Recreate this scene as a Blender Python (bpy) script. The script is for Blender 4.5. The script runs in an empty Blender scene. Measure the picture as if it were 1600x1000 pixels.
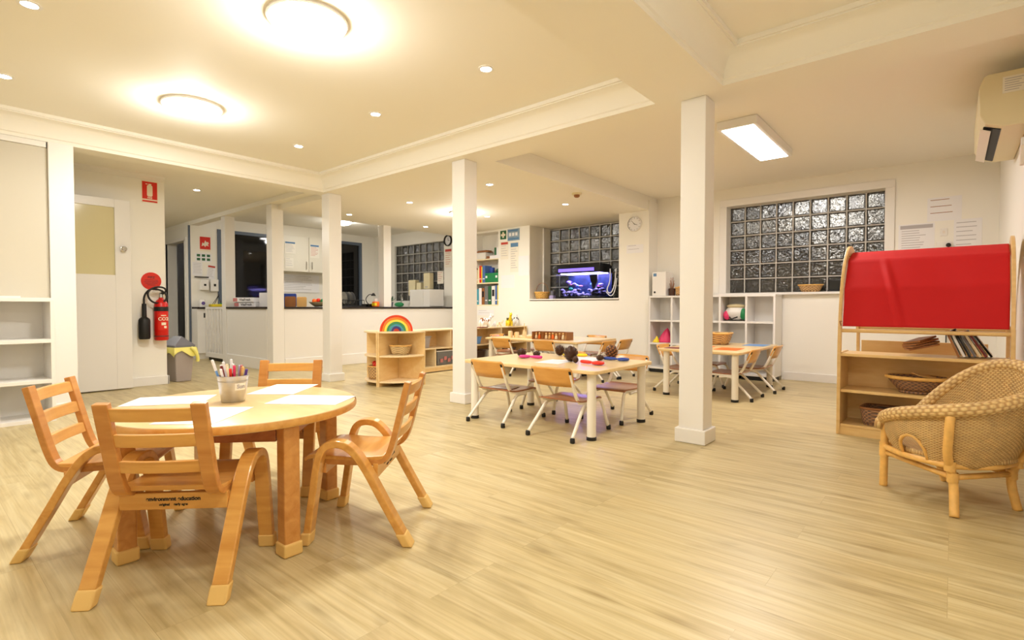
import bpy, math, random
from mathutils import Vector, Matrix
PI = math.pi
EXPOSURE = 1.05
random.seed(7)
sc = bpy.context.scene
COL = sc.collection

# ------------------------------------------------------------------ mesh builder
class MB:
    def __init__(s):
        s.v = []; s.f = []; s.uv = None; s.mi = []; s.m = 0
    def add(s, vs, fs):
        b = len(s.v); s.v += [tuple(p) for p in vs]
        for f in fs:
            s.f.append(tuple(b + i for i in f)); s.mi.append(s.m)
        return b
    def box(s, x0, x1, y0, y1, z0, z1, M=None):
        vs = [Vector((x, y, z)) for z in (z0, z1) for (x, y) in ((x0, y0), (x1, y0), (x1, y1), (x0, y1))]
        if M is not None: vs = [M @ p for p in vs]
        s.add(vs, [(3, 2, 1, 0), (4, 5, 6, 7), (0, 1, 5, 4), (1, 2, 6, 5), (2, 3, 7, 6), (3, 0, 4, 7)]); return s
    def cbox(s, c, d, rz=0, M=None):
        T = Matrix.Translation(c) @ Matrix.Rotation(rz, 4, 'Z')
        if M is not None: T = M @ T
        return s.box(-d[0]/2, d[0]/2, -d[1]/2, d[1]/2, -d[2]/2, d[2]/2, T)
    def prism(s, pts, z0, z1, M=None):
        n = len(pts)
        vs = [Vector((p[0], p[1], z0)) for p in pts] + [Vector((p[0], p[1], z1)) for p in pts]
        if M is not None: vs = [M @ p for p in vs]
        s.add(vs, [tuple(range(n-1, -1, -1)), tuple(range(n, 2*n))] + [(i, (i+1) % n, n+(i+1) % n, n+i) for i in range(n)]); return s
    def lathe(s, prof, seg=24, c=(0, 0, 0), M=None, cap0=True, cap1=True):
        vs = []; fs = []; n = len(prof)
        for (r, z) in prof:
            for k in range(seg):
                a = 2*PI*k/seg; p = Vector((c[0]+r*math.cos(a), c[1]+r*math.sin(a), c[2]+z))
                vs.append(M @ p if M is not None else p)
        for i in range(n-1):
            for k in range(seg):
                k2 = (k+1) % seg; fs.append((i*seg+k, i*seg+k2, (i+1)*seg+k2, (i+1)*seg+k))
        if cap0: fs.append(tuple(range(seg-1, -1, -1)))
        if cap1: fs.append(tuple((n-1)*seg+k for k in range(seg)))
        s.add(vs, fs); return s
    def tube(s, path, r, seg=10, closed=False, caps=True):
        P = [Vector(p) for p in path]; n = len(P)
        rr = r if isinstance(r, (list, tuple)) else [r]*n
        vs = []; fs = []; N = None
        for i in range(n):
            if closed: t = P[(i+1) % n]-P[i-1]
            else: t = P[min(i+1, n-1)]-P[max(i-1, 0)]
            t.normalize()
            if N is None:
                N = t.cross(Vector((0, 0, 1)))
                if N.length < 1e-3: N = t.cross(Vector((1, 0, 0)))
            N = (N - t*N.dot(t)).normalized(); B = t.cross(N)
            for k in range(seg):
                a = 2*PI*k/seg; vs.append(P[i]+(N*math.cos(a)+B*math.sin(a))*rr[i])
        for i in range(n if closed else n-1):
            j = (i+1) % n
            for k in range(seg):
                k2 = (k+1) % seg; fs.append((i*seg+k, i*seg+k2, j*seg+k2, j*seg+k))
        if caps and not closed:
            fs.append(tuple(range(seg-1, -1, -1))); fs.append(tuple((n-1)*seg+k for k in range(seg)))
        s.add(vs, fs); return s
    def sweep(s, path, x0, x1, t):
        """rectangular section swept along a path of (y,z): width x0..x1, thickness t"""
        n = len(path); vs = []; fs = []
        for i in range(n):
            a = path[max(i-1, 0)]; b = path[min(i+1, n-1)]
            dy, dz = b[0]-a[0], b[1]-a[1]; L = math.hypot(dy, dz) or 1
            ny, nz = -dz/L*t/2, dy/L*t/2
            y, z = path[i]
            vs += [(x0, y-ny, z-nz), (x1, y-ny, z-nz), (x1, y+ny, z+nz), (x0, y+ny, z+nz)]
        for i in range(n-1):
            for k in range(4):
                k2 = (k+1) % 4; fs.append((i*4+k, i*4+k2, (i+1)*4+k2, (i+1)*4+k))
        fs.append((3, 2, 1, 0)); fs.append(tuple((n-1)*4+k for k in range(4)))
        s.add(vs, fs); return s
    def ell(s, c, r, seg=12, rings=8, M=None):
        prof = []
        vs = []; fs = []
        T = Matrix.Translation(c) @ (M if M is not None else Matrix.Identity(4))
        for i in range(1, rings):
            a = PI*i/rings
            for k in range(seg):
                b = 2*PI*k/seg
                vs.append(T @ Vector((r[0]*math.sin(a)*math.cos(b), r[1]*math.sin(a)*math.sin(b), -r[2]*math.cos(a))))
        n = rings-1
        for i in range(n-1):
            for k in range(seg):
                k2 = (k+1) % seg; fs.append((i*seg+k, i*seg+k2, (i+1)*seg+k2, (i+1)*seg+k))
        vs.append(T @ Vector((0, 0, -r[2]))); vs.append(T @ Vector((0, 0, r[2])))
        for k in range(seg):
            k2 = (k+1) % seg; fs.append((n*seg, k2, k)); fs.append((n*seg+1, (n-1)*seg+k, (n-1)*seg+k2))
        s.add(vs, fs); return s
    def build(s, name, mat, parent=None, smooth=False, bev=0, seg=2, sub=0, autos=True):
        me = bpy.data.meshes.new(name)
        me.from_pydata(s.v, [], s.f); me.validate(); me.update()
        mats = mat if isinstance(mat, (list, tuple)) else [mat]
        for m in mats: me.materials.append(m)
        if len(mats) > 1 and len(s.mi) == len(me.polygons):
            me.polygons.foreach_set('material_index', s.mi)
        o = bpy.data.objects.new(name, me); COL.objects.link(o)
        if parent is not None: o.parent = parent
        if smooth:
            me.polygons.foreach_set('use_smooth', [True]*len(me.polygons))
            if smooth != 'all':
                try: me.set_sharp_from_angle(angle=math.radians(42))
                except Exception: pass
        if bev:
            b = o.modifiers.new('bevel', 'BEVEL'); b.width = bev; b.segments = seg; b.limit_method = 'ANGLE'; b.angle_limit = math.radians(40)
        if sub:
            b = o.modifiers.new('sub', 'SUBSURF'); b.levels = sub; b.render_levels = sub
        return o

def arc(c, r, a0, a1, n):
    return [(c[0]+r*math.cos(math.radians(a0+(a1-a0)*i/n)), c[1]+r*math.sin(math.radians(a0+(a1-a0)*i/n))) for i in range(n+1)]
def smoothpath(P, it=2):
    P = [Vector(p) for p in P]
    for _ in range(it):
        Q = [P[0]]
        for a, b in zip(P[:-1], P[1:]): Q += [a*.75+b*.25, a*.25+b*.75]
        Q.append(P[-1]); P = Q
    return [tuple(p) for p in P]
def rrect(x0, x1, y0, y1, r, n=5):
    P = []
    for (cx, cy, a) in ((x1-r, y0+r, -90), (x1-r, y1-r, 0), (x0+r, y1-r, 90), (x0+r, y0+r, 180)):
        P += arc((cx, cy), r, a, a+90, n)
    return P

# ------------------------------------------------------------------ naming helpers
def tag(o, label, cat, group=None, kind=None):
    o['label'] = label; o['category'] = cat
    if group: o['group'] = group
    if kind: o['kind'] = kind
    return o
def thing(name, label, cat, loc=(0, 0, 0), rz=0, group=None, kind=None):
    o = bpy.data.objects.new(name, None); COL.objects.link(o)
    o.location = loc; o.rotation_euler = (0, 0, rz); o.empty_display_size = .05
    return tag(o, label, cat, group, kind)
def kids(o): return [c for c in bpy.data.objects if c.parent == o]
def dup(root, loc, rz, label, group=None):
    def cp(o, par):
        c = o.copy(); COL.objects.link(c)
        if par is not None: c.parent = par
        for k in KID.get(o.name, []): cp(k, c)
        return c
    KID.clear()
    for o in bpy.data.objects:
        if o.parent is not None: KID.setdefault(o.parent.name, []).append(o)
    r = cp(root, None); r.location = loc; r.rotation_euler = (0, 0, rz); r['label'] = label
    if group: r['group'] = group
    return r
KID = {}
def text(name, body, size, M, mat, parent=None, ext=.0006, align='CENTER', bold=0):
    cu = bpy.data.curves.new(name, 'FONT'); cu.body = body; cu.size = size; cu.extrude = ext
    cu.align_x = align; cu.align_y = 'CENTER'; cu.offset = bold
    t = bpy.data.objects.new(name+'_tmp', cu); COL.objects.link(t)
    me = bpy.data.meshes.new_from_object(t); bpy.data.objects.remove(t)
    me.transform(M); me.materials.clear(); me.materials.append(mat)
    o = bpy.data.objects.new(name, me); COL.objects.link(o)
    if parent is not None: o.parent = parent
    return o
def facing(c, n):
    """matrix: local x right, y up, z = outward normal; for upright faces (n horizontal)"""
    n = Vector(n).normalized(); up = Vector((0, 0, 1)); x = up.cross(n).normalized(); y = n.cross(x)
    M = Matrix((x, y, n)).transposed().to_4x4(); M.translation = Vector(c); return M

# ------------------------------------------------------------------ materials
def newmat(name):
    m = bpy.data.materials.new(name); m.use_nodes = True
    nt = m.node_tree; return m, nt, nt.nodes['Principled BSDF']
def lin(c):
    return tuple(((x/255)/12.92 if x/255 <= .04045 else ((x/255+.055)/1.055)**2.4) for x in c)+(1,)
def plain(name, rgb, rough=.5, metal=0, noise=.0, nscale=30, bump=0, bscale=200, coat=0, trans=0, ior=1.45, alpha=1):
    m, nt, b = newmat(name); c = lin(rgb)
    b.inputs['Roughness'].default_value = rough; b.inputs['Metallic'].default_value = metal
    b.inputs['Base Color'].default_value = c
    b.inputs['Coat Weight'].default_value = coat; b.inputs['Transmission Weight'].default_value = trans; b.inputs['IOR'].default_value = ior
    b.inputs['Alpha'].default_value = alpha
    if noise or bump:
        tc = nt.nodes.new('ShaderNodeTexCoord')
    if noise:
        n = nt.nodes.new('ShaderNodeTexNoise'); n.inputs['Scale'].default_value = nscale; n.inputs['Detail'].default_value = 4
        r = nt.nodes.new('ShaderNodeValToRGB')
        r.color_ramp.elements[0].position = .3; r.color_ramp.elements[1].position = .7
        r.color_ramp.elements[0].color = tuple(max(0, x*(1-noise)) for x in c[:3])+(1,)
        r.color_ramp.elements[1].color = tuple(min(1, x*(1+noise)) for x in c[:3])+(1,)
        nt.links.new(tc.outputs['Object'], n.inputs['Vector']); nt.links.new(n.outputs['Fac'], r.inputs['Fac']); nt.links.new(r.outputs['Color'], b.inputs['Base Color'])
    if bump:
        n = nt.nodes.new('ShaderNodeTexNoise'); n.inputs['Scale'].default_value = bscale; n.inputs['Detail'].default_value = 3
        bp = nt.nodes.new('ShaderNodeBump'); bp.inputs['Strength'].default_value = bump; bp.inputs['Distance'].default_value = .002
        nt.links.new(tc.outputs['Object'], n.inputs['Vector']); nt.links.new(n.outputs['Fac'], bp.inputs['Height']); nt.links.new(bp.outputs['Normal'], b.inputs['Normal'])
    return m
def wood(name, a, bcol, scale=(3, 40, 40), rough=.35, coat=.2, amt=.5, knots=True):
    m, nt, b = newmat(name)
    tc = nt.nodes.new('ShaderNodeTexCoord'); mp = nt.nodes.new('ShaderNodeMapping'); mp.inputs['Scale'].default_value = scale
    n = nt.nodes.new('ShaderNodeTexNoise'); n.inputs['Scale'].default_value = 1; n.inputs['Detail'].default_value = 6; n.inputs['Distortion'].default_value = .6
    oi = nt.nodes.new('ShaderNodeObjectInfo')
    ad = nt.nodes.new('ShaderNodeVectorMath'); ad.operation = 'ADD'
    ml = nt.nodes.new('ShaderNodeVectorMath'); ml.operation = 'SCALE'; ml.inputs[0].default_value = (3, 5, 7)
    r = nt.nodes.new('ShaderNodeValToRGB'); e = r.color_ramp.elements
    e[0].position = .5-amt*.4; e[1].position = .5+amt*.4; e[0].color = lin(a); e[1].color = lin(bcol)
    L = nt.links.new
    L(oi.outputs['Random'], ml.inputs['Scale']); L(tc.outputs['Object'], ad.inputs[0]); L(ml.outputs[0], ad.inputs[1])
    L(ad.outputs[0], mp.inputs['Vector']); L(mp.outputs[0], n.inputs['Vector']); L(n.outputs['Fac'], r.inputs['Fac']); L(r.outputs['Color'], b.inputs['Base Color'])
    b.inputs['Roughness'].default_value = rough; b.inputs['Coat Weight'].default_value = coat; b.inputs['Coat Roughness'].default_value = .2
    return m
def emit(name, rgb, s):
    m, nt, b = newmat(name)
    b.inputs['Base Color'].default_value = lin(rgb); b.inputs['Emission Color'].default_value = lin(rgb); b.inputs['Emission Strength'].default_value = s
    return m
def weave(name, a, c, fu, fv, rough=.6, bump=1.0):
    """basket weave driven by the mesh's own UV layer"""
    m, nt, b = newmat(name); L = nt.links.new
    uv = nt.nodes.new('ShaderNodeUVMap'); uv.uv_map = 'weave'
    sp = nt.nodes.new('ShaderNodeSeparateXYZ'); L(uv.outputs[0], sp.inputs[0])
    def M(op, x, y=None):
        n = nt.nodes.new('ShaderNodeMath'); n.operation = op
        for i, q in enumerate((x, y)):
            if q is None: continue
            if isinstance(q, (int, float)): n.inputs[i].default_value = q
            else: L(q, n.inputs[i])
        return n.outputs[0]
    su = M('SINE', M('MULTIPLY', sp.outputs[0], fu*PI)); sv = M('SINE', M('MULTIPLY', sp.outputs[1], fv*PI))
    cu = M('ABSOLUTE', M('SINE', M('MULTIPLY', sp.outputs[1], fv*PI)))
    h = M('MULTIPLY', M('ADD', M('MULTIPLY', M('MULTIPLY', su, M('SIGN', sv)), .5), .5), M('POWER', cu, .5))
    r = nt.nodes.new('ShaderNodeValToRGB'); r.color_ramp.elements[0].color = lin(a); r.color_ramp.elements[1].color = lin(c)
    r.color_ramp.elements[0].position = .0; r.color_ramp.elements[1].position = .6
    L(h, r.inputs['Fac'])
    n = nt.nodes.new('ShaderNodeTexNoise'); n.inputs['Scale'].default_value = 25
    mx = nt.nodes.new('ShaderNodeMix'); mx.data_type = 'RGBA'; mx.blend_type = 'MULTIPLY'; mx.inputs['Factor'].default_value = .45
    tc = nt.nodes.new('ShaderNodeTexCoord'); L(tc.outputs['Object'], n.inputs['Vector'])
    L(r.outputs['Color'], mx.inputs['A']); L(n.outputs['Fac'], mx.inputs['B']); 
    br = nt.nodes.new('ShaderNodeBrightContrast'); br.inputs['Bright'].default_value = .05; L(mx.outputs['Result'], br.inputs['Color']); L(br.outputs[0], b.inputs['Base Color'])
    bp = nt.nodes.new('ShaderNodeBump'); bp.inputs['Strength'].default_value = bump; bp.inputs['Distance'].default_value = .004
    L(h, bp.inputs['Height']); L(bp.outputs['Normal'], b.inputs['Normal']); b.inputs['Roughness'].default_value = rough
    return m

def floor_mat():
    m, nt, b = newmat('oak_vinyl_floor'); L = nt.links.new
    tc = nt.nodes.new('ShaderNodeTexCoord')
    br = nt.nodes.new('ShaderNodeTexBrick'); br.offset = .37; br.offset_frequency = 3; br.inputs['Scale'].default_value = 1
    br.inputs['Brick Width'].default_value = 1.22; br.inputs['Row Height'].default_value = .15; br.inputs['Mortar Size'].default_value = .0009
    br.inputs['Mortar Smooth'].default_value = .3; br.inputs['Bias'].default_value = 0
    br.inputs['Color1'].default_value = (0, 0, 0, 1); br.inputs['Color2'].default_value = (1, 1, 1, 1); br.inputs['Mortar'].default_value = (.45, .45, .45, 1)
    L(tc.outputs['Object'], br.inputs['Vector'])
    # per plank offset for the grain
    ml = nt.nodes.new('ShaderNodeVectorMath'); ml.operation = 'SCALE'; ml.inputs['Scale'].default_value = 9
    L(br.outputs['Color'], ml.inputs[0])
    ad = nt.nodes.new('ShaderNodeVectorMath'); ad.operation = 'ADD'; L(tc.outputs['Object'], ad.inputs[0]); L(ml.outputs[0], ad.inputs[1])
    def noise(scale, det, dist, sc=1):
        mp = nt.nodes.new('ShaderNodeMapping'); mp.inputs['Scale'].default_value = scale; L(ad.outputs[0], mp.inputs['Vector'])
        n = nt.nodes.new('ShaderNodeTexNoise'); n.inputs['Scale'].default_value = sc; n.inputs['Detail'].default_value = det; n.inputs['Distortion'].default_value = dist
        L(mp.outputs[0], n.inputs['Vector']); return n.outputs['Fac']
    g1 = noise((1.5, 26, 1), 6, .9); g2 = noise((3, 120, 1), 4, .2); g3 = noise((2.4, 7.0, 1), 3, 1.2)
    r1 = nt.nodes.new('ShaderNodeValToRGB'); e = r1.color_ramp.elements
    e[0].position = .27; e[0].color = lin(FLOOR[0]); e[1].position = .7; e[1].color = lin(FLOOR[2])
    q = r1.color_ramp.elements.new(.47); q.color = lin(FLOOR[1])
    L(g1, r1.inputs['Fac'])
    def mix(kind, fac, a, bb):
        x = nt.nodes.new('ShaderNodeMix'); x.data_type = 'RGBA'; x.blend_type = kind; x.inputs['Factor'].default_value = fac
        L(a, x.inputs['A']); L(bb, x.inputs['B']); return x.outputs['Result']
    r2 = nt.nodes.new('ShaderNodeValToRGB'); r2.color_ramp.elements[0].position = .35; r2.color_ramp.elements[0].color = (.84, .82, .79, 1); r2.color_ramp.elements[1].position = .6; r2.color_ramp.elements[1].color = (1, 1, 1, 1)
    L(g2, r2.inputs['Fac'])
    r3 = nt.nodes.new('ShaderNodeValToRGB'); r3.color_ramp.elements[0].position = .3; r3.color_ramp.elements[0].color = (.74, .71, .66, 1); r3.color_ramp.elements[1].position = .5; r3.color_ramp.elements[1].color = (1, 1, 1, 1)
    L(g3, r3.inputs['Fac'])
    mpk = nt.nodes.new('ShaderNodeMapping'); mpk.inputs['Scale'].default_value = (1.3, 5.5, 1); L(ad.outputs[0], mpk.inputs['Vector'])
    vk = nt.nodes.new('ShaderNodeTexVoronoi'); vk.voronoi_dimensions = '2D'; vk.inputs['Scale'].default_value = 1; L(mpk.outputs[0], vk.inputs['Vector'])
    rk = nt.nodes.new('ShaderNodeValToRGB'); rk.color_ramp.elements[0].position = .0; rk.color_ramp.elements[0].color = (.5, .42, .3, 1); rk.color_ramp.elements[1].position = .13; rk.color_ramp.elements[1].color = (1, 1, 1, 1); L(vk.outputs['Distance'], rk.inputs['Fac'])
    c = mix('MULTIPLY', .7, r1.outputs['Color'], r2.outputs['Color']); c = mix('MULTIPLY', .55, c, rk.outputs['Color']); c = mix('MULTIPLY', .6, c, r3.outputs['Color'])
    rp = nt.nodes.new('ShaderNodeValToRGB'); rp.color_ramp.elements[0].color = (.93, .93, .93, 1); rp.color_ramp.elements[1].color = (1, 1, 1, 1); L(br.outputs['Color'], rp.inputs['Fac'])
    c = mix('MULTIPLY', 1, c, rp.outputs['Color'])
    rm = nt.nodes.new('ShaderNodeValToRGB'); rm.color_ramp.elements[0].color = (1, 1, 1, 1); rm.color_ramp.elements[1].color = (.82, .79, .74, 1); L(br.outputs['Fac'], rm.inputs['Fac'])
    c = mix('MULTIPLY', 1, c, rm.outputs['Color'])
    L(c, b.inputs['Base Color']); b.inputs['Roughness'].default_value = .36; b.inputs['Specular IOR Level'].default_value = .42
    bp = nt.nodes.new('ShaderNodeBump'); bp.inputs['Strength'].default_value = .12; bp.inputs['Distance'].default_value = .002; L(g2, bp.inputs['Height']); L(bp.outputs['Normal'], b.inputs['Normal'])
    return m
FLOOR = ((182, 162, 114), (200, 181, 134), (210, 195, 152))

def glassblock_mat():
    m, nt, b = newmat('glass_block'); L = nt.links.new
    tc = nt.nodes.new('ShaderNodeTexCoord')
    n = nt.nodes.new('ShaderNodeTexNoise'); n.inputs['Scale'].default_value = 30; n.inputs['Detail'].default_value = .5; n.inputs['Distortion'].default_value = .8
    L(tc.outputs['Object'], n.inputs['Vector'])
    bp = nt.nodes.new('ShaderNodeBump'); bp.inputs['Strength'].default_value = 1; bp.inputs['Distance'].default_value = .026; L(n.outputs['Fac'], bp.inputs['Height'])
    L(bp.outputs['Normal'], b.inputs['Normal'])
    n2 = nt.nodes.new('ShaderNodeTexNoise'); n2.inputs['Scale'].default_value = 3; L(tc.outputs['Object'], n2.inputs['Vector'])
    r = nt.nodes.new('ShaderNodeValToRGB'); r.color_ramp.elements[0].position = .35; r.color_ramp.elements[0].color = lin((176, 172, 166)); r.color_ramp.elements[1].position = .65; r.color_ramp.elements[1].color = lin((214, 206, 190))
    L(n2.outputs['Fac'], r.inputs['Fac']); L(r.outputs['Color'], b.inputs['Base Color'])
    b.inputs['Roughness'].default_value = .0; b.inputs['Specular IOR Level'].default_value = .35; b.inputs['IOR'].default_value = 1.4; b.inputs['Transmission Weight'].default_value = .9
    return m

M = {}
M['wall'] = plain('wall_paint', (240, 237, 229), .6, bump=.05, bscale=150)
M['ceil'] = plain('ceiling_paint', (242, 238, 228), .7)
M['white'] = plain('white_paint', (234, 231, 226), .45)
M['gloss'] = plain('white_gloss_paint', (234, 231, 227), .3)
M['floor'] = floor_mat()
M['honey'] = wood('honey_beech', (198, 136, 58), (228, 174, 94), (4, 30, 30), .32, .25, .7)
M['honeyd'] = wood('honey_beech_edge', (184, 118, 52), (214, 154, 82), (4, 30, 30), .32, .25, .7)
M['honeyr'] = wood('reddish_beech', (150, 84, 42), (182, 112, 62), (4, 30, 30), .4, .1, .7)
M['top'] = wood('table_maple', (222, 184, 124), (238, 208, 154), (5, 14, 14), .28, .3, .8)
M['birch'] = wood('birch_ply', (226, 188, 126), (240, 210, 156), (5, 22, 22), .45, .1, .8)
M['birche'] = wood('birch_edge', (232, 206, 160), (244, 222, 182), (5, 60, 60), .45, .1, .8)
M['lam'] = wood('maple_laminate', (226, 194, 136), (238, 212, 162), (5, 20, 20), .3, .2, .8)
M['ply'] = wood('orange_ply', (206, 142, 60), (228, 172, 92), (5, 20, 20), .3, .3, .8)
M['brown'] = wood('brown_ply', (140, 84, 50), (176, 114, 72), (5, 20, 20), .3, .3, .8)
M['tan'] = wood('theatre_birch', (220, 180, 114), (238, 205, 145), (5, 22, 22), .4, .15, .8)
M['cap'] = plain('tan_rubber', (226, 186, 112), .5)
M['black'] = plain('black_rubber', (22, 21, 20), .5)
M['blackg'] = plain('black_gloss', (16, 16, 18), .15)
M['metal'] = plain('white_powdercoat', (238, 232, 220), .3)
M['steel'] = plain('galvanised_steel', (190, 188, 184), .35, .85, noise=.15, nscale=18)
M['chrome'] = plain('chrome', (210, 210, 210), .12, 1)
M['red'] = plain('red_paint', (206, 22, 16), .3)
M['redsign'] = plain('red_sign', (214, 40, 20), .45)
M['signwhite'] = plain('sign_white', (240, 228, 205), .5)
M['paper'] = plain('paper', (236, 235, 238), .6)
M['paperw'] = plain('paper_cream', (236, 230, 216), .6)
M['ink'] = plain('ink', (178, 174, 178), .7)
M['inkd'] = plain('dark_ink', (30, 28, 30), .7)
M['inkr'] = plain('red_ink', (190, 70, 55), .7)
M['inkb'] = plain('blue_ink', (90, 130, 170), .7)
M['green'] = plain('green_plastic', (30, 130, 74), .4)
M['dgreen'] = plain('sign_green', (40, 96, 60), .5)
M['grey'] = plain('grey_plastic', (166, 156, 152), .4)
M['greyd'] = plain('dark_grey_plastic', (112, 112, 120), .4)
M['bag'] = plain('yellow_bag', (240, 232, 130), .3)
M['mortar'] = plain('mortar', (196, 192, 184), .6)
M['gblock'] = glassblock_mat()
M['blueframe'] = plain('blue_grey_frame', (92, 104, 122), .4)
M['dark'] = plain('dark_glass', (20, 19, 20), .05, trans=.4)
M['bench'] = plain('dark_benchtop', (40, 32, 28), .25)
M['navy'] = plain('dark_night', (10, 10, 12), .9)
M['foliage'] = plain('night_hedge', (34, 30, 20), .9, noise=.8, nscale=6)
def fabric_red():
    m = plain('red_fabric', (198, 12, 18), .75, bump=.25, bscale=700); return m
M['fabric'] = fabric_red()
M['cupb'] = plain('kitchen_cupboard', (226, 220, 204), .4)
M['cup'] = plain('cupboard_cream', (202, 195, 178), .5)
M['wick'] = weave('wicker', (198, 146, 68), (244, 206, 132), 1, 1)
M['rattan'] = plain('rattan_pole', (230, 180, 100), .4, noise=.12, nscale=26)
M['bask'] = weave('basket_tan', (150, 104, 44), (226, 178, 104), 1, 1)
M['baskd'] = weave('basket_brown', (92, 56, 30), (176, 120, 66), 1, 1)
M['basky'] = weave('basket_yellow', (196, 130, 20), (246, 196, 74), 1, 1)
M['basks'] = weave('basket_seagrass', (176, 140, 80), (230, 200, 140), 1, 1)
M['lamp'] = emit('lamp_diffuser', (255, 250, 240), 9)
M['spotlamp'] = emit('downlight_lens', (255, 250, 240), 22)
M['panel'] = emit('panel_diffuser', (255, 248, 242), 9)
M['ac'] = plain('ac_plastic', (226, 214, 176), .4)
M['acw'] = plain('ac_white', (232, 222, 210), .4)
def tint(name, rgb, rough=.4, **k):
    M[name] = plain(name, rgb, rough, **k)
for n_, c_ in dict(pink=(226, 60, 110), magenta=(206, 50, 140), yellow=(240, 214, 40), redp=(226, 48, 30), bluep=(40, 70, 160), orange=(240, 110, 30), skyb=(110, 160, 220),
                   teal=(70, 160, 180), purple=(90, 60, 150), maroon=(120, 40, 40), beige=(206, 190, 150), bluebind=(80, 110, 170), cone=(70, 42, 26), cone2=(150, 96, 52), greyb=(120, 120, 122),
                   rain1=(214, 60, 20), rain2=(236, 130, 40), rain3=(240, 220, 80), rain4=(60, 140, 90), rain5=(70, 150, 170), rain6=(60, 50, 120), rain7=(190, 60, 40), tanw=(214, 170, 104), brownw=(150, 96, 50), lav=(170, 160, 200), coral=(190, 120, 120), cream=(240, 226, 190)).items():
    tint(n_, c_)
M['clear'] = plain('clear_plastic', (206, 204, 206), .15, trans=.75)
M['tank'] = plain('tank_glass', (235, 240, 245), .02, trans=1, ior=1.1)
M['water'] = plain('tank_back', (34, 50, 72), .3, noise=.5, nscale=20)
M['aqua'] = emit('aquarium_lamp', (172, 158, 255), 15)

# ------------------------------------------------------------------ planes of the room
ZS, ZC = 2.265, 2.46      # soffit, raised ceiling
XR = .335                 # right wall
def struct(name, mb, mat, label, cat, **k):
    o = mb.build(name, mat, **k); return tag(o, label, cat, kind='structure')

struct('floor', MB().box(-14.2, .5, -3.2, 9.2, -.05, 0), M['floor'], 'pale oak plank floor running through the whole room', 'floor')
m = MB()
m.box(-5.95, .5, -3.2, 7.6, ZC, ZC+.05)                       # raised bays
m.box(-14.2, -5.95, -3.2, 3.45, 2.4, 2.47)
m.box(-10.5, -5.95, 3.45, 7.6, 2.5, 2.55); m.box(-14.2, -10.5, 3.45, 9.2, 2.5, 2.55)  # far box is an unseen roof added to keep sky light off the office
struct('ceiling', m, M['ceil'], 'cream raised ceiling above the bays with round lamps', 'ceiling')
def soffit(label, *boxes):
    m = MB()
    for b in boxes: m.box(*b)
    struct('ceiling_beam', m, M['ceil'], label, 'beam')
soffit('flat beam crossing the ceiling between the large bay and the bay above the camera', (-1.53, -1.13, -3.2, 3.345, ZS, ZC))
soffit('long ceiling beam carried by the three square columns', (-5.95, .5, 3.345, 3.66, ZS, ZC), (-7.36, -5.95, 3.5, 3.66, ZS, ZC))
soffit('low flat ceiling over the long tables towards the kitchen', (-7.36, -3.3, 3.66, 7.5, ZS, ZC))
soffit('ceiling beam over the white cupboards on the left', (-5.95, -5.76, -3.2, 3.345, ZS, ZC-.04))
soffit('white lintel beam over the kitchen corner columns', (-14, -5.951, 3.36, 3.4999, 2.335, 2.43))
# cornices: profile swept round each bay, mitred
PROF = [(0, ZS+.0), (.02, ZS+.0), (.02, ZS+.028)]+[(.13-.10*math.cos(D0), ZS+.035+.125*math.sin(D0)) for D0 in [PI/2*k/7 for k in range(8)]]+[(.13, ZS+.168), (.145, ZS+.168), (.145, ZC+.001), (0, ZC+.001)]
def cornice(x0, x1, y0, y1, label):
    m = MB(); vs = []; n = len(PROF)
    for (sx, sy) in ((0, 0), (1, 0), (1, 1), (0, 1)):
        for (i, z) in PROF:
            vs.append(((x1-i if sx else x0+i), (y1-i if sy else y0+i), z))
    fs = []
    for c in range(4):
        d = (c+1) % 4
        for k in range(n-1): fs.append((c*n+k, d*n+k, d*n+k+1, c*n+k+1))
    m.add(vs, fs); struct('cornice', m, M['ceil'], label, 'cornice', smooth=True)
cornice(-5.76, -1.53, -1.0, 3.345, 'white moulded cornice round the bay with two round ceiling lamps')
cornice(-1.13, XR, -2.9, 3.345, 'white moulded cornice round the bay above the camera')
m = MB().box(-5.95, -1.53, -3.2, -1.0, ZS, ZC); struct('ceiling_beam', m, M['ceil'], 'low ceiling behind the camera', 'beam')

# walls ------------------------------------------------------------
def wallbox(name, label, boxes, mat='wall'):
    m = MB()
    for b in boxes: m.box(*b)
    return struct(name, m, M[mat], label, 'wall')
WX0, WX1, WZ0, WZ1 = -2.31, -.6, 1.085, 2.225
wallbox('wall_back', 'cream wall around the wide glass block window', [(-3.3, WX0, 7.15, 7.45, 0, 2.6), (WX1, .6, 7.15, 7.45, 0, 2.6), (WX0, WX1, 7.15, 7.45, 0, WZ0), (WX0, WX1, 7.15, 7.45, WZ1, 2.6)])
wallbox('wall_right', 'pale wall beside the puppet theatre under the air conditioner', [(XR, XR+.2, -3.2, 7.15, 0, 2.6)])
FX0, FX1, FZ0 = -5.42, -3.755, 1.035
BX0, BX1, BZ0 = -6.74, -6.12, .945
wallbox('wall_niche', 'cream wall with clock around the fish tank niche', [
    (-7.0, BX0, 6.87, 7.3, 0, 2.4), (BX0, BX1, 7.13, 7.3, 0, 2.4), (BX0, BX1, 6.87, 7.13, 0, BZ0-.02), (BX0, BX1, 6.87, 7.13, 2.23, 2.4), (BX1, FX0, 6.87, 7.5, 0, 2.4),
    (FX0, FX1, 6.87, 7.6, 0, FZ0-.03), (FX1, -3.285, 6.87, 7.6, 0, 2.4), (FX0, FX1, 7.52, 7.62, 2.255, 2.4)])
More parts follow.
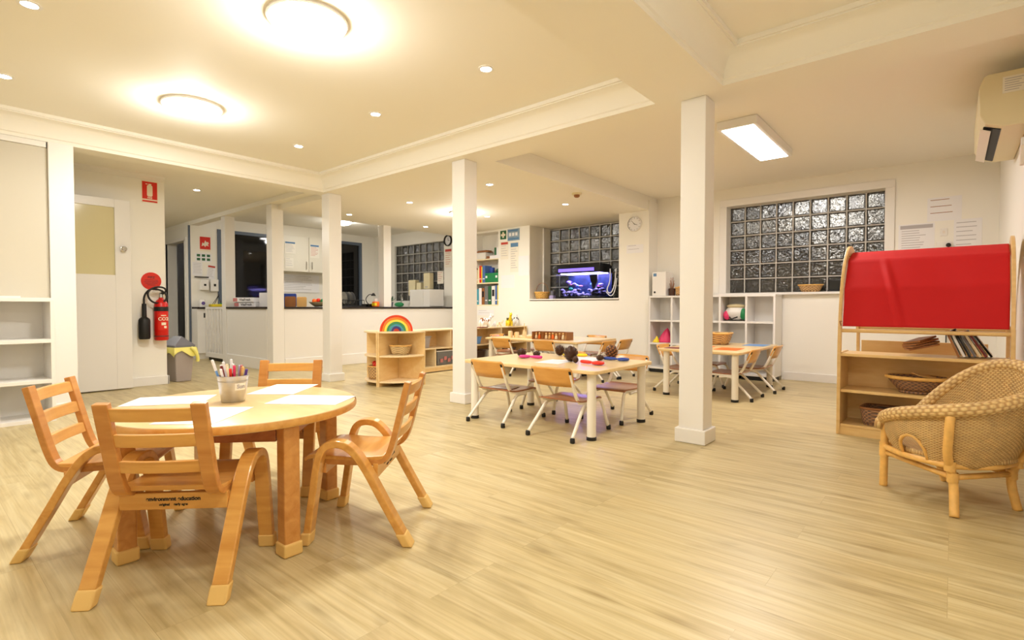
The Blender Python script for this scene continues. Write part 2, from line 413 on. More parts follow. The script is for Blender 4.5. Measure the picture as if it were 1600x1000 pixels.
wallbox('wall_kitchen_back', 'kitchen end wall around narrow glass block window', [(-10.3, -9.43, 7.15, 7.4, 0, 2.6), (-7.83, -7.0, 7.15, 7.4, 0, 2.6), (-9.43, -7.83, 7.15, 7.4, 0, 1.035), (-9.43, -7.83, 7.15, 7.4, 2.235, 2.6)])
wallbox('wall_kitchen_side', 'kitchen side wall with posters, cupboards and dark windows', [(-10.4, -10.2, 3.35, 3.80, 0, 2.6), (-10.4, -10.2, 4.78, 6.2, 0, 2.6), (-10.4, -10.2, 6.82, 7.4, 0, 2.6),
    (-10.4, -10.2, 3.80, 4.78, 0, .94), (-10.4, -10.2, 3.80, 4.78, 2.31, 2.6), (-10.4, -10.2, 6.2, 6.82, 2.34, 2.6)])
wallbox('wall_left', 'cream wall with red fire signs and white door', [(-7.25, -7.05, -3.2, 2.06, 0, 2.42)])
# doorway wall (Y = 3.35)
wallbox('wall_passage', 'cream wall with open doorway beyond the rubbish bin', [(-10.37, -10.21, 3.36, 3.5, 0, 2.335), (-14.1, -11.42, 3.36, 3.5, 0, 2.335), (-11.42, -10.37, 3.36, 3.5, 2.1, 2.335), (-14.3, -14.1, -3.2, 9.2, 0, 2.6)])
wallbox('wall_front', 'plain cream wall behind the camera', [(-14.2, .5, -3.4, -3.2, 0, 2.6)])
# doorway lining + dark door beyond
m = MB(); m.box(-11.42, -11.38, 3.33, 3.52, 0, 2.1); m.box(-10.41, -10.37, 3.33, 3.52, 0, 2.1); m.box(-11.47, -10.33, 3.33, 3.36, 2.08, 2.14); m.box(-11.47, -11.38, 3.335, 3.36, 0, 2.14); m.box(-10.41, -10.335, 3.335, 3.36, 0, 2.14)
struct('trim_1', m, M['gloss'], 'white frame of the open doorway past the bin', 'door frame')
wallbox('wall_office', 'grey and blue wall seen through the doorway and dark window, with added outer sky screens', [(-14, -10.4, 6.0, 6.1, 0, 2.6), (-14, -10.5, 4.6, 4.66, 0, 1.25), (-11.6, -11.5, 6.1, 9.2, 0, 2.5), (-11.5, -10.3, 8.6, 8.7, 0, 2.5)], 'blueframe')  # outer boxes added to keep bright sky out of the dark glazed door
m = MB().box(-10.225, -10.195, 3.335, 3.362, 0, 2.33); struct('trim_2', m, M['blueframe'], 'thin blue grey corner strip between doorway and kitchen posters', 'trim')
# small cornice on left wall
ZL = 2.4
m = MB().prism([(-7.05, ZL), (-6.98, ZL), (-6.99, ZL-.02), (-7.03, ZL-.045), (-7.05, ZL-.05)], 0, 1, Matrix(((1, 0, 0, 0), (0, 0, 4.85, -2.8), (0, 1, 0, 0), (0, 0, 0, 1))))
struct('trim_3', m, M['white'], 'small cornice along top of wall with fire signs', 'cornice')
# baseboards
def base(name, label, b): struct(name, MB().box(*b), M['gloss'], label, 'baseboard', bev=.004)
base('baseboard_back', 'white baseboard below the wide glass block window', (-1.6, XR, 7.13, 7.15, 0, .1))
base('baseboard_right', 'white baseboard along the right wall', (XR-.018, XR, -3.2, 7.13, 0, .1))
base('baseboard_left', 'white baseboard under the fire extinguisher', (-7.05, -7.03, -3.2, 2.075, 0, .1))
base('baseboard_left_end', 'white baseboard round the wall end beside the bin', (-7.25, -7.03, 2.06, 2.078, 0, .1))
base('baseboard_niche', 'white baseboard below fish tank niche', (-7.0, -3.27, 6.852, 6.87, 0, .1))
base('baseboard_kitchen', 'white baseboard under kitchen posters', (-10.2, -10.18, 3.36, 7.15, 0, .1))

# windows -----------------------------------------------------------
def block_window(name, label, x0, z0, y, nx, nz, s, frame=None):
    t = thing(name, label, 'window', (x0, y, z0), kind='structure')
    g = MB(); j = .008
    for i in range(nx):
        for k in range(nz):
            a0, a1, b0, b1 = i*s+j, (i+1)*s-j, k*s+j, (k+1)*s-j
            # dished block: rim frame plus cushion face
            e = .014
            vs = [(a0, 0, b0), (a1, 0, b0), (a1, 0, b1), (a0, 0, b1), (a0+e, .012, b0+e), (a1-e, .012, b0+e), (a1-e, .012, b1-e), (a0+e, .012, b1-e), ((a0+a1)/2, .002, (b0+b1)/2),
                  (a0, .09, b0), (a1, .09, b0), (a1, .09, b1), (a0, .09, b1)]
            g.add(vs, [(0, 1, 5, 4), (1, 2, 6, 5), (2, 3, 7, 6), (3, 0, 4, 7), (4, 5, 8), (5, 6, 8), (6, 7, 8), (7, 4, 8), (12, 11, 10, 9), (9, 10, 1, 0), (10, 11, 2, 1), (11, 12, 3, 2), (12, 9, 0, 3)])
    g.build('glass_blocks', M['gblock'], t)
    r = MB()
    for i in range(nx+1): r.box(i*s-j, i*s+j, .004, .085, -j, nz*s+j)
    for k in range(nz+1): r.box(-j, nx*s+j, .0045, .0845, k*s-j, k*s+j)
    r.build('mortar_grid', M['mortar'], t)
    return t
w = block_window('window_1', 'wide window of glass blocks above the low white wall shelf', WX0, WZ0, 7.28, 9, 6, .19)
m = MB(); f = .09
m.box(-f, 1.71+f, -.15, -.125, 1.14, 1.14+f); m.box(-f, 0, -.15, -.125, 0, 1.14); m.box(1.71, 1.71+f, -.15, -.125, 0, 1.14); m.build('window_frame', M['gloss'], w, bev=.004)
MB().box(-f-.02, 1.71+f+.02, -.2, .0, -.03, -.002).build('window_sill', M['gloss'], w, bev=.004)
w = block_window('window_2', 'glass block window behind the fish tank', FX0+.0, 1.045, 7.45, 8, 6, .2)
MB().box(0, .03, -.22, -.19, 0, 1.21).build('jamb_strip', M['gloss'], w)
MB().box(-.005, 1.67, -.6, .0, -.03, -.0105).build('window_sill', M['gloss'], w, bev=.004)
w = block_window('window_3', 'narrow glass block window at the kitchen sink', -9.43, 1.035, 7.19, 8, 6, .2)
def dark_window(name, label, y0, y1, z0, z1, x=-10.2):
    t = thing(name, label, 'window', (x, (y0+y1)/2, z0), kind='structure')
    h = (y1-y0)/2; H = z1-z0; f = .06; m = MB()
    m.box(-.06, .02, -h, -h+f, 0, H); m.box(-.06, .02, h-f, h, 0, H); m.box(-.0599, .0199, -h, h, H-f, H); m.box(-.0599, .0199, -h, h, 0, f*.7)
    m.build('window_frame', M['blueframe'], t, bev=.003)
    MB().box(-.035, -.025, -h+f, h-f, f*.7, H-f).build('window_pane', M['dark'], t)
dark_window('window_4', 'dark kitchen window in a blue grey frame beside posters', 3.80, 4.78, .94, 2.31)
dark_window('window_5', 'dark glazed kitchen door in a blue grey frame near the sink', 6.2, 6.82, .02, 2.34)
# outside at night
m = MB(); q = random.Random(31)
for k in range(14000):
    x = q.uniform(-10.2, 1.6); z = q.uniform(.1, 3.6); y = q.uniform(7.95, 8.9)
    gap = .75*math.exp(-((x+1.35)/.55)**2-((z-2.35)/.45)**2)
    if q.random() < gap: continue
    L = q.uniform(.06, .16); W = L*q.uniform(.35, .6)
    Rm = Matrix.Translation((x, y, z)) @ Matrix.Rotation(q.uniform(0, 6.28), 4, 'Z') @ Matrix.Rotation(q.uniform(-1.3, 1.3), 4, 'X') @ Matrix.Rotation(q.uniform(0, 6.28), 4, 'Y')
    m.add([Rm @ Vector(p) for p in ((-W, 0, 0), (0, 0, -L), (W, 0, 0), (0, 0, L))], [(0, 1, 2, 3)])
o = m.build('hedge_foliage', M['foliage']); tag(o, 'leafy hedge outside behind the glass blocks', 'hedge', kind='stuff')
struct('sky_backing', MB().box(-11.4, 2.5, 9.0, 9.1, 0, 1.75), M['foliage'], 'dark backing added behind the hedge to block the low sky', 'wall')  # dark backing added to hide bright sky low behind the leaves
struct('exterior_ground', MB().box(-11.4, 2.5, 7.62, 9.0, -.06, -.001), M['foliage'], 'dark ground outside the glass blocks', 'ground')

# columns ------------------------------------------------------------
def column(x, y, w, z0, z1, label, plinth=True):
    t = thing('column', label, 'column', (x, y, z0), kind='structure')
    MB().box(-w/2, w/2, -w/2, w/2, 0, z1-z0).build('shaft', M['gloss'], t, bev=.004)
    if plinth: MB().box(-w/2-.02, w/2+.02, -w/2-.02, w/2+.02, 0, .095).build('plinth', M['gloss'], t, bev=.006)
column(-1.318, 3.475, .165, 0, ZS, 'square white column in front of the cube shelf')
column(-3.535, 3.49, .165, 0, ZS, 'square white column beside left end of the long table with pine cones')
column(-5.80, 3.46, .165, 0, ZS, 'square white column between kitchen counter and curved wooden shelf')
column(-5.80, .925, .165, 0, ZS, 'square white column beside the tall white cupboard')
column(-7.33, 3.49, .165, 0, 2.335, 'square white column on the front corner of the kitchen counter', False)
column(-7.34, 5.36, .15, .905, 2.5, 'square white column standing on the counter near the sink', False)
column(-8.855, 3.46, .15, 0, 2.335, 'square white column at the kitchen gate', False)
# door folded back on left wall
t = thing('door_1', 'white door with a glass pane folded back against the wall', 'door', (-6.93, 1.27, .012), kind='structure')
m = MB(); m.box(-.02, .02, -.42, -.30, 0, 2.05); m.box(-.02, .02, .28, .42, 0, 2.05); m.box(-.0199, .0199, -.30, .28, 0, 1.235); m.box(-.0199, .0199, -.30, .28, 1.96, 2.05)
m.build('door_leaf', M['gloss'], t, bev=.003)
MB().box(-.004, .004, -.30, .28, 1.235, 1.96).build('door_glass', plain('door_glass', (214, 204, 160), .12), t)  # opaque cream paints in the lit wall that shows through the pane
m = MB(); m.lathe([(.028, 0), (.028, .008), (.012, .012), (.012, .04), (.024, .045), (.027, .06), (.02, .07)], 16, M=Matrix.Translation((.02, .35, 1.52)) @ Matrix.Rotation(PI/2, 4, 'Y')); m.build('door_knob', M['chrome'], t, smooth=True)

# ------------------------------------------------------------------ lamps
def downlight(x, y, z, label, e=None, grp='round recessed downlights'):
    if e is None: e = 8 if z > 2.44 else 15
    t = thing('downlight', label, 'ceiling light', (x, y, z), group=grp)
    MB().lathe([(.05, -.001), (.052, -.004), (.036, -.005), (.035, .0)], 24, cap0=False, cap1=False).build('trim_ring', M['gloss'], t, smooth=True)
    MB().lathe([(.036, -.0025), (.0355, -.003)], 24).build('lens', M['spotlamp'], t)
    l = bpy.data.lights.new('downlight_lamp', 'SPOT'); l.energy = e; l.spot_size = math.radians(150); l.spot_blend = 1; l.shadow_soft_size = .035; l.color = (1, .97, .925)
    o = bpy.data.objects.new('downlight_lamp', l); COL.objects.link(o); o.location = (0, 0, -.012); o.parent = t
def oyster(x, y, z, r, label, e):
    t = thing('oyster_light', label, 'ceiling light', (x, y, z), group='round dome ceiling lamps')
    MB().lathe([(r+.008, 0), (r+.01, -.012), (r, -.018), (r, 0)], 40, cap0=False, cap1=False).build('lamp_rim', M['gloss'], t, smooth=True)
    MB().lathe([(r, -.012), (r*.97, -.03), (r*.85, -.05), (r*.6, -.066), (r*.3, -.074), (.01, -.076)], 40, cap0=False).build('diffuser', M['lamp'], t, smooth='all')
    l = bpy.data.lights.new('oyster_lamp', 'POINT'); l.shadow_soft_size = .05; l.energy = e; l.color = (1, .98, .93)
    l.energy = e*.38
    o = bpy.data.objects.new('oyster_lamp', l); COL.objects.link(o); o.location = (0, 0, -.14); o.parent = t
    l = bpy.data.lights.new('oyster_downlight', 'AREA'); l.shape = 'DISK'; l.size = r*1.8; l.energy = e*.42; l.color = (1, .98, .93)
    o = bpy.data.objects.new('oyster_downlight', l); COL.objects.link(o); o.location = (0, 0, -.08); o.parent = t
S = 1.0
downlight(-2.36, 2.53, ZC, 'small downlight on raised ceiling nearest the column with the pine cone table')
downlight(-3.59, 2.54, ZC, 'small downlight on raised ceiling midway along the row by the beam')
downlight(-4.87, 2.56, ZC, 'small downlight on raised ceiling at the kitchen end of the beam row')
downlight(-4.92, .51, ZC, 'small downlight on raised ceiling above the white cupboards, at the photo edge')
downlight(-3.66, .48, ZC, 'small downlight at the top edge, before the large dome lamp')
downlight(-2.4, .48, ZC, 'small downlight on raised ceiling out of the frame above the honey table')
downlight(-3.96, 4.30, ZS, 'small downlight on low ceiling just behind the column with the long table')
downlight(-5.43, 4.36, ZS, 'small downlight on low ceiling above the curved shelf')
downlight(-6.81, 4.35, ZS, 'small downlight on low ceiling over the counter front')
downlight(-6.85, 5.84, ZS, 'small downlight on low ceiling over the far end of the counter')
downlight(-5.37, 5.78, ZS, 'small downlight on low ceiling beside the column, in front of the bookcase')
downlight(-3.95, 5.77, ZS, 'small downlight on low ceiling beside the smoke detector')
downlight(-7.42, 2.53, 2.4, 'small downlight over the passage by the bin')
oyster(-2.70, 1.48, ZC, .2, 'larger dome lamp on the raised ceiling, nearer the camera', 26)
oyster(-4.52, 1.52, ZC, .2, 'dome lamp on the raised ceiling nearer the white cupboards', 22)
oyster(-5.446, 5.3, ZS, .15, 'dome lamp on low ceiling half hidden by the column', 20)
oyster(-8.72, 5.42, 2.5, .17, 'dome lamp on the kitchen ceiling half hidden by a column', 12)
oyster(-.45, .6, ZC, .2, 'unseen dome lamp added as fill in the bay above the camera', 14)  # added fill lamp, never in view
oyster(-3.6, -2.1, ZS, .2, 'unseen dome lamp added as fill on the low ceiling behind the camera', 18)  # added fill from behind the camera
oyster(-9.3, 1.6, 2.4, .17, 'unseen dome lamp added as fill in the passage', 22)  # added out of view to brighten the passage side
# panel light
t = thing('panel_light', 'long rectangular surface panel lamp on the ceiling by the window', 'ceiling light', (-1.395, 5.13, ZC-.001))
MB().box(-.16, .16, -.61, .61, -.07, 0).build('panel_body', M['gloss'], t, bev=.004)
MB().box(-.125, .125, -.58, .58, -.0735, -.0705).build('diffuser', M['panel'], t)
l = bpy.data.lights.new('panel_lamp', 'AREA'); l.shape = 'RECTANGLE'; l.size = .24; l.size_y = 1.14; l.energy = 14; l.color = (1, .93, .92)
o = bpy.data.objects.new('panel_lamp', l); COL.objects.link(o); o.location = (0, 0, -.078); o.parent = t
# smoke detector
t = thing('smoke_detector', 'small round smoke detector on low ceiling before the fish tank', 'smoke detector', (-3.47, 5.31, ZS))
MB().lathe([(.06, 0), (.06, -.014), (.05, -.02)], 24).build('detector_base', M['ac'], t, smooth=True)
MB().lathe([(.035, -.02), (.034, -.04), (.022, -.05), (.001, -.052)], 20).build('sensor_head', M['brownw'], t, smooth=True)

# ------------------------------------------------------------------ kitchen counter and kitchen
t = thing('kitchen_counter', 'long white kitchen counter with thin dark top', 'counter', (-7.25, 3.4, 0))
m = MB(); m.box(-.12, 0, .174, 3.74, 0, .875); m.box(-1.52, -.164, 0, .12, 0, .875); m.build('counter_front', M['gloss'], t, bev=.003)
m = MB(); m.box(.0005, .016, .174, 3.46, 0, .165); m.box(-1.52, -.164, -.016, -.0005, 0, .1655); m.build('baseboard', M['gloss'], t, bev=.006)
m = MB(); m.prism([(-1.515, -.02), (-.164, -.02), (-.164, .174), (.02, .174), (.02, 3.74), (-.45, 3.74), (-.45, .45), (-1.515, .45)], .876, .905); m.build('countertop', M['bench'], t, bev=.004)
t = thing('kitchen_bench', 'dark topped bench along the kitchen end wall', 'bench', (-8.6, 6.85, 0))
MB().box(-1.55, .88, -.25, .28, .0, .87).build('cabinet_body', M['white'], t); MB().box(-1.57, .88, -.27, .28, .871, .905).build('benchtop', M['white'], t, bev=.004)
t = thing('poster_bench', 'white bench with dark top edge under the kitchen posters', 'bench', (-10.178, 3.75, 0))
m = MB(); m.box(.0, .25, -.385, .5, .1, .87); m.box(0, .2, -.385, .5, 0, .1); m.build('cabinet_body', M['gloss'], t, bev=.003); MB().box(.0, .27, -.385, .5, .871, .905).build('benchtop', M['bench'], t, bev=.003)
# upper cabinet
t = thing('wall_cupboard', 'cream kitchen wall cupboard with two doors and pinned notices', 'cupboard', (-10.2, 5.36, 1.6))
MB().box(0, .3, -.5, .56, 0, .7).build('cabinet_body', M['cupb'], t, bev=.003)
for k, (a, b, hy) in enumerate(((-.495, .025, -.03), (.035, .555, .09))):
    d = MB().box(.301, .318, a, b, .003, .697).build('cupboard_door', M['cupb'], t, bev=.003)
    MB().tube([(.319, hy, .05), (.34, hy, .06), (.34, hy, .2), (.319, hy, .21)], .006, 8).build('door_handle', M['chrome'], d)
MB().box(0, .28, -.5, .56, .701, .895).build('top_filler', M['cupb'], t)

def paper(name, label, cat, c, n, w, h, mat='paper', lines=6, ink='ink', grp=None, head=None, pict=None, tilt=0, parent=None):
    t = thing(name, label, cat, (0, 0, 0), 0, grp) if parent is None else None
    par = t or parent
    Mx = facing(c, n) @ Matrix.Rotation(tilt, 4, 'Z')
    m = MB(); m.box(-w/2, w/2, -h/2, h/2, .0006, .003, Mx); m.build('sheet', M[mat], par)
    if lines:
        rnd = random.Random(hash((round(c[1]*100), lines)) & 255)
        m = MB(); top = h*.40 if not head else h*.26
        for i in range(lines):
            y = top-(top+h*.42)*i/max(lines, 1); L = w*rnd.uniform(.45, .82)
            x0 = -w*.41
            m.box(x0, x0+L, y-h*.008-.002, y+.002, .0031, .0036, Mx)
        m.build('printed_lines', M[ink], par)
    if head:
        m = MB(); m.box(-w*.45, w*.45, h*.33, h*.46, .0031, .0037, Mx); m.build('heading_band', M[head], par)
    if pict:
        m = MB()
        for (a, b, cc, d) in pict: m.box(w*a, w*b, h*cc, h*d, .0031, .0038, Mx)
        m.build('picture_block', M[ink], par)
    return par
KX = (1, 0, 0); FY = (0, -1, 0)
paper('notice', 'notice with coloured heading pinned on left cupboard door', 'notice', (-9.878, 5.0, 2.06), KX, .22, .24, 'paperw', 6, 'ink', head='inkb')
paper('notice', 'smaller faded notice low on left cupboard door', 'notice', (-9.878, 4.98, 1.76), KX, .17, .2, 'paperw', 4)
paper('notice', 'notice with orange heading pinned on right cupboard door', 'notice', (-9.878, 5.51, 2.03), KX, .2, .27, 'paperw', 7, 'inkr', head='inkb')
paper('poster', 'grey printed sheets under the wall cupboard', 'poster', (-10.19, 5.35, 1.38), KX, .85, .36, 'paper', 9, 'ink')
paper('notice', 'red and dark strips under the cupboard beside the column', 'notice', (-10.19, 4.84, 1.36), KX, .1, .2, 'paperw', 3, 'inkr')
# red fire blanket style sign
t = thing('fire_sign', 'red square sign with white flame and hand above kitchen posters', 'sign', (0, 0, 0))
Mx = facing((-10.2, 3.6, 2.03), KX)
MB().box(-.085, .085, -.1, .12, .0005, .004, Mx).build('sign_plate', M['redsign'], t)
MB().box(-.085, .085, -.135, -.1, .0005, .004, Mx).build('sign_foot', M['signwhite'], t)
MB().prism([(-.06, -.05), (-.045, .02), (-.02, 0), (0, .06), (.02, .03), (.05, .035), (.06, 0), (.04, -.01), (.06, -.045), (.02, -.03), (0, -.06), (-.025, -.03)], .0042, .006, Mx).build('flame_symbol', M['signwhite'], t)
paper('poster', 'white poster with six small green pictures below the red flame sign', 'poster', (-10.2, 3.57, 1.78), KX, .27, .15, 'paper', 0, 'dgreen', pict=[(-.4, -.2, .1, .4), (-.1, .1, .1, .4), (.2, .4, .1, .4), (-.4, -.2, -.35, -.05), (-.1, .1, -.35, -.05), (.2, .4, -.35, -.05)])
paper('poster', 'plain printed sheet on kitchen wall left of the clipboard', 'poster', (-10.2, 3.47, 1.58), KX, .16, .24, 'paper', 7)
MB().box(-10.2, -10.16, 3.42, 3.64, 1.425, 1.442).build('wall_rail', M['inkd'])
tag(bpy.data.objects['wall_rail'], 'thin dark rail on the kitchen wall under the printed sheets', 'rail')
paper('clipboard', 'clipboard sheet with red heading hanging on kitchen wall', 'clipboard', (-10.2, 3.69, 1.53), KX, .13, .25, 'paper', 6, 'ink', head='inkr', tilt=-.12)
def dispenser(y, z, w, h, label):
    t = thing('dispenser', label, 'dispenser', (-10.2, y, z))
    MB().box(0, .09, -w/2, w/2, 0, h).build('dispenser_body', M['gloss'], t, bev=.012, seg=3)
    MB().box(.0905, .094, -w*.14, w*.14, h*.42, h*.62).build('dispenser_window', M['inkd'], t)
dispenser(3.56, 1.2, .13, .18, 'white soap dispenser with dark window on kitchen wall, near the corner strip')
dispenser(3.72, 1.18, .13, .22, 'larger white towel dispenser on kitchen wall beside the dark window frame')
# purple flower tin
t = thing('white_tub', 'white tub with a purple flower on the kitchen bench', 'tub', (-10.06, 3.49, .905))
MB().lathe([(.05, 0), (.055, .12), (.05, .13)], 20).build('tub_body', M['gloss'], t, smooth=True)
m = MB()
for k in range(6): m.ell((.056, .018*math.cos(k*PI/3), .065+.018*math.sin(k*PI/3)), (.004, .013, .013), 8, 6)
m.build('flower_motif', M['purple'], t, smooth='all')
t = thing('dish_drainer', 'small dish drainer with sticks and green cloth on the kitchen bench', 'dish drainer', (-10.06, 3.74, .905))
MB().box(-.08, .08, -.12, .12, 0, .05).build('tray', M['yellow'], t, bev=.01)
m = MB(); m.tube([(0, -.05, .05), (0, .03, .22)], .005, 6); m.tube([(0, -.08, .05), (.02, -.0, .19)], .005, 6); m.tube([(0, .06, .05), (0, .02, .2)], .004, 6); m.build('utensil_handles', M['inkd'], t)
m = MB().ell((.03, .08, .055), (.05, .06, .02), 10, 6); m.build('green_cloth', M['green'], t, smooth='all')
# office seen through dark window
t = thing('computer_monitor', 'blue lit monitor seen through the dark kitchen window', 'monitor', (-12.0, 5.4, .8))
MB().box(-.02, .02, -.26, .26, .1, .5).build('monitor_case', M['blackg'], t, bev=.01)
MB().box(.021, .0225, -.24, .24, .12, .48).build('screen', emit('monitor_glow', (50, 90, 200), .7), t)
m = MB(); m.box(-.01, .01, -.04, .04, 0, .1); m.box(-.08, .08, -.12, .12, 0, .015); m.build('monitor_stand', M['blackg'], t)
t = thing('office_desk', 'dark desk under the blue lit monitor', 'desk', (-12.0, 5.37, 0))
MB().box(-.35, .35, -.6, .6, .76, .8).build('desktop', M['greyd'], t)
for a in (-.3, .3):
    for b in (-.55, .55): MB().box(a-.025, a+.025, b-.025, b+.025, 0, .76).build('leg', M['greyd'], t)

# white safety gate
t = thing('safety_gate', 'white slatted child safety gate at the end of the counter', 'gate', (-9.33, 3.44, .0))
m = MB(); m.box(-.40, .40, -.02, .02, .865, .905); m.box(-.40, .40, -.02, .02, .06, .14); m.box(-.40, -.34, -.0199, .0199, .14, .865); m.build('gate_frame', M['gloss'], t, bev=.004)
m = MB()
for k in range(6): x = -.27+k*.125; m.box(x-.035, x+.035, -.012, .012, .14, .865)
m.build('slats', M['gloss'], t, bev=.003)
m = MB(); m.box(-.445, -.4, -.03, .03, .72, .80); m.box(-.47, -.445, -.02, .02, .74, .775); m.build('latch', M['black'], t, bev=.005)
MB().box(-.40, .40, .03, .06, .0, .2).build('threshold_bar', M['black'], t)

# things standing on the counter
CT = .905
def on_counter(px_y, x=-7.5): return (x, px_y, CT)
for k, (z, lab) in enumerate(((0, 'lower of two white food boxes stacked on the counter corner'), (.075, 'upper of two white food boxes stacked on the counter corner'))):
    b = thing('food_box', lab, 'box', (-8.46, 3.58+.02*(k == 0), CT+z), .55, 'boxes stacked on the counter')
    MB().box(-.17, .17, -.1, .1, 0, .07).build('carton', M['paper'], b, bev=.003)
    MB().box(-.172, -.10, -.102, -.09, .008, .062).build('carton_picture', M['coral'], b)
    text('lettering', 'VitaFresh', .05, Matrix.Translation((.03, -.1006, .035)) @ Matrix.Rotation(PI/2, 4, 'X'), M['inkd'], b, bold=.001)
t = thing('white_carton', 'plain white carton behind the stacked food boxes', 'box', (-8.18, 3.76, CT), .55); MB().box(-.1, .1, -.05, .05, 0, .22).build('carton', M['paper'], t, bev=.004)
def board(y, x, h, w, mat, label, rz):
    o = thing('chopping_board', label, 'chopping board', (x, y, CT), rz, 'chopping boards on the counter')
    MB().prism(rrect(-w/2, w/2, 0, h, .02), -.009, .009, Matrix.Rotation(PI/2+.12, 4, 'X')).build('board', M[mat], o, bev=.003)
board(3.83, -7.60, .2, .19, 'bluep', 'blue chopping board leaning behind the brown ones on the counter', 1.15)
board(3.80, -7.52, .155, .15, 'brownw', 'reddish brown chopping board in front of the blue one', 1.15)
board(3.95, -7.47, .15, .14, 'tanw', 'lighter brown chopping board right of the reddish one', 1.2)
t = thing('fruit_bowl', 'bowl heaped with fruit beside the column on the counter', 'fruit bowl', (-7.5, 4.24, CT))
MB().lathe([(.05, 0), (.12, .05), (.14, .075), (.13, .075), (.1, .04), (.02, .02)], 24, cap1=False).build('bowl', M['beige'], t, smooth=True)
for k, (x, y, z, mt) in enumerate(((.0, .0, .1, 'redp'), (.06, .03, .09, 'green'), (-.05, .05, .09, 'yellow'), (.0, -.07, .09, 'orange'))):
    f_ = MB().ell((-7.5+x, 4.24+y, CT+z), (.035, .035, .034), 12, 8).build('fruit', M[mt], None, smooth='all')
    tag(f_, ['red apple on top of the fruit bowl', 'green pear shaped fruit in the fruit bowl', 'yellow fruit at the far side of the bowl', 'orange fruit at the near edge of the bowl'][k], 'fruit', 'fruit in the counter bowl')
t = thing('oil_bottle', 'squat green bottle beside the fruit bowl', 'bottle', (-7.45, 4.44, CT)); MB().lathe([(.03, 0), (.033, .01), (.033, .09), (.012, .13), (.012, .17)], 16).build('bottle_body', M['dgreen'], t, smooth=True); MB().lathe([(.014, .17), (.014, .19)], 12).build('bottle_cap', M['redp'], t)
# dish rack + items px 537-598
t = thing('dish_rack', 'dark wire dish rack with stacked dishes on the counter', 'dish rack', (-7.62, 4.86, CT), 0)
m = MB()
for k in range(9): y = -.2+k*.05; m.tube([(-.12, y, .02), (-.12, y, .11), (.12, y, .11), (.12, y, .02)], .005, 6)
m.tube([(-.12, -.2, .11), (-.12, .2, .11)], .006, 6); m.tube([(.12, -.2, .11), (.12, .2, .11)], .006, 6); m.box(-.14, .14, -.22, .22, 0, .025); m.build('rack_wires', M['black'], t)
for k in range(4):
    d_ = MB().lathe([(.02, -.004), (.09, .004), (.1, .012), (.09, .01)], 20, M=Matrix.Translation((-7.62, 4.77+k*.05, CT+.15)) @ Matrix.Rotation(PI/2+.1, 4, 'X')).build('plate', M['greyb' if k % 2 else 'steel'], None, smooth=True)
    tag(d_, 'dull grey plate standing upright in the dish rack', 'plate', 'plates in the dish rack')
t = thing('black_tray', 'low black appliance on the counter right of the dish rack', 'tray', (-7.52, 5.19, CT)); MB().box(-.1, .1, -.1, .0, 0, .05).build('tray_body', M['blackg'], t, bev=.006)
t = thing('desk_lamp', 'small bent black lamp behind the dish rack', 'lamp', (-7.9, 5.45, CT))
MB().lathe([(.05, 0), (.05, .015), (.01, .02)], 16).build('base', M['black'], t); MB().tube(smoothpath([(0, 0, .02), (.02, -.12, .12), (.03, -.05, .22), (.03, .02, .22)], 2), .007, 8).build('arm', M['black'], t)
MB().lathe([(.015, .03), (.045, -.02)], 14, c=(.03, .05, .215)).build('shade', M['black'], t)
t = thing('snack_packet', 'orange and yellow packet on the counter beside the sink column', 'packet', (-7.36, 5.19, CT)); MB().box(-.04, .04, -.05, .05, 0, .09).build('packet_body', M['orange'], t, bev=.015, seg=3); MB().box(-.038, .042, -.052, -.01, .02, .065).build('packet_label', M['yellow'], t)
t = thing('white_cup', 'white cup behind the orange packet', 'cup', (-7.46, 5.26, CT)); MB().lathe([(.03, 0), (.04, .14), (.036, .14), (.027, .01)], 18, cap1=False).build('cup_body', M['gloss'], t, smooth=True)
# sink bench items (Y ~ 6.8)
t = thing('sink_tap', 'bent chrome tap over the kitchen sink', 'tap', (-8.95, 6.95, CT)); MB().tube(smoothpath([(0, 0, 0), (0, 0, .22), (.05, -.04, .27), (.16, -.1, .2), (.17, -.1, .14)], 2), .011, 10).build('spout', M['chrome'], t, smooth='all'); MB().lathe([(.025, 0), (.025, .03), (.012, .035)], 14).build('base', M['chrome'], t)
t = thing('pot_plant', 'small dark pot plant beside the kitchen tap', 'plant', (-9.2, 6.85, CT))
MB().lathe([(.05, 0), (.07, .11), (.062, .11), (.055, .09)], 16).build('pot', M['greyd'], t, smooth=True)
m = MB(); r_ = random.Random(3)
for k in range(16):
    a = r_.uniform(0, 6.28); L = r_.uniform(.1, .22); m.prism([(0, 0), (.02, L*.4), (0, L), (-.02, L*.4)], 0, .002, Matrix.Translation((0, 0, .1)) @ Matrix.Rotation(a, 4, 'Z') @ Matrix.Rotation(r_.uniform(.3, 1.2), 4, 'X'))
m.build('leaves', M['dgreen'], t)
t = thing('dish_cloth', 'crumpled green cloth by the kitchen sink', 'cloth', (-8.8, 6.78, CT)); MB().ell((0, 0, .05), (.14, .06, .05), 12, 7).build('cloth', M['green'], t, smooth='all')
def towel(x, z, w, h, label, y=7.15):
    t = thing('paper_towel_holder', label, 'dispenser', (x, y-.06, z)); MB().box(-w/2, w/2, -.06, .055, 0, h).build('dispenser_body', M['ac'], t, bev=.012, seg=3); MB().box(-w*.2, w*.2, -.064, -.0605, h*.1, h*.16).build('dispenser_slot', M['ink'], t)
towel(-8.70, 1.14, .22, .33, 'larger cream towel dispenser hanging on the kitchen glass blocks')
towel(-8.48, 1.19, .14, .22, 'smaller cream dispenser right of the larger towel dispenser')
towel(-8.23, 1.27, .19, .33, 'cream dispenser higher up on the kitchen glass blocks')
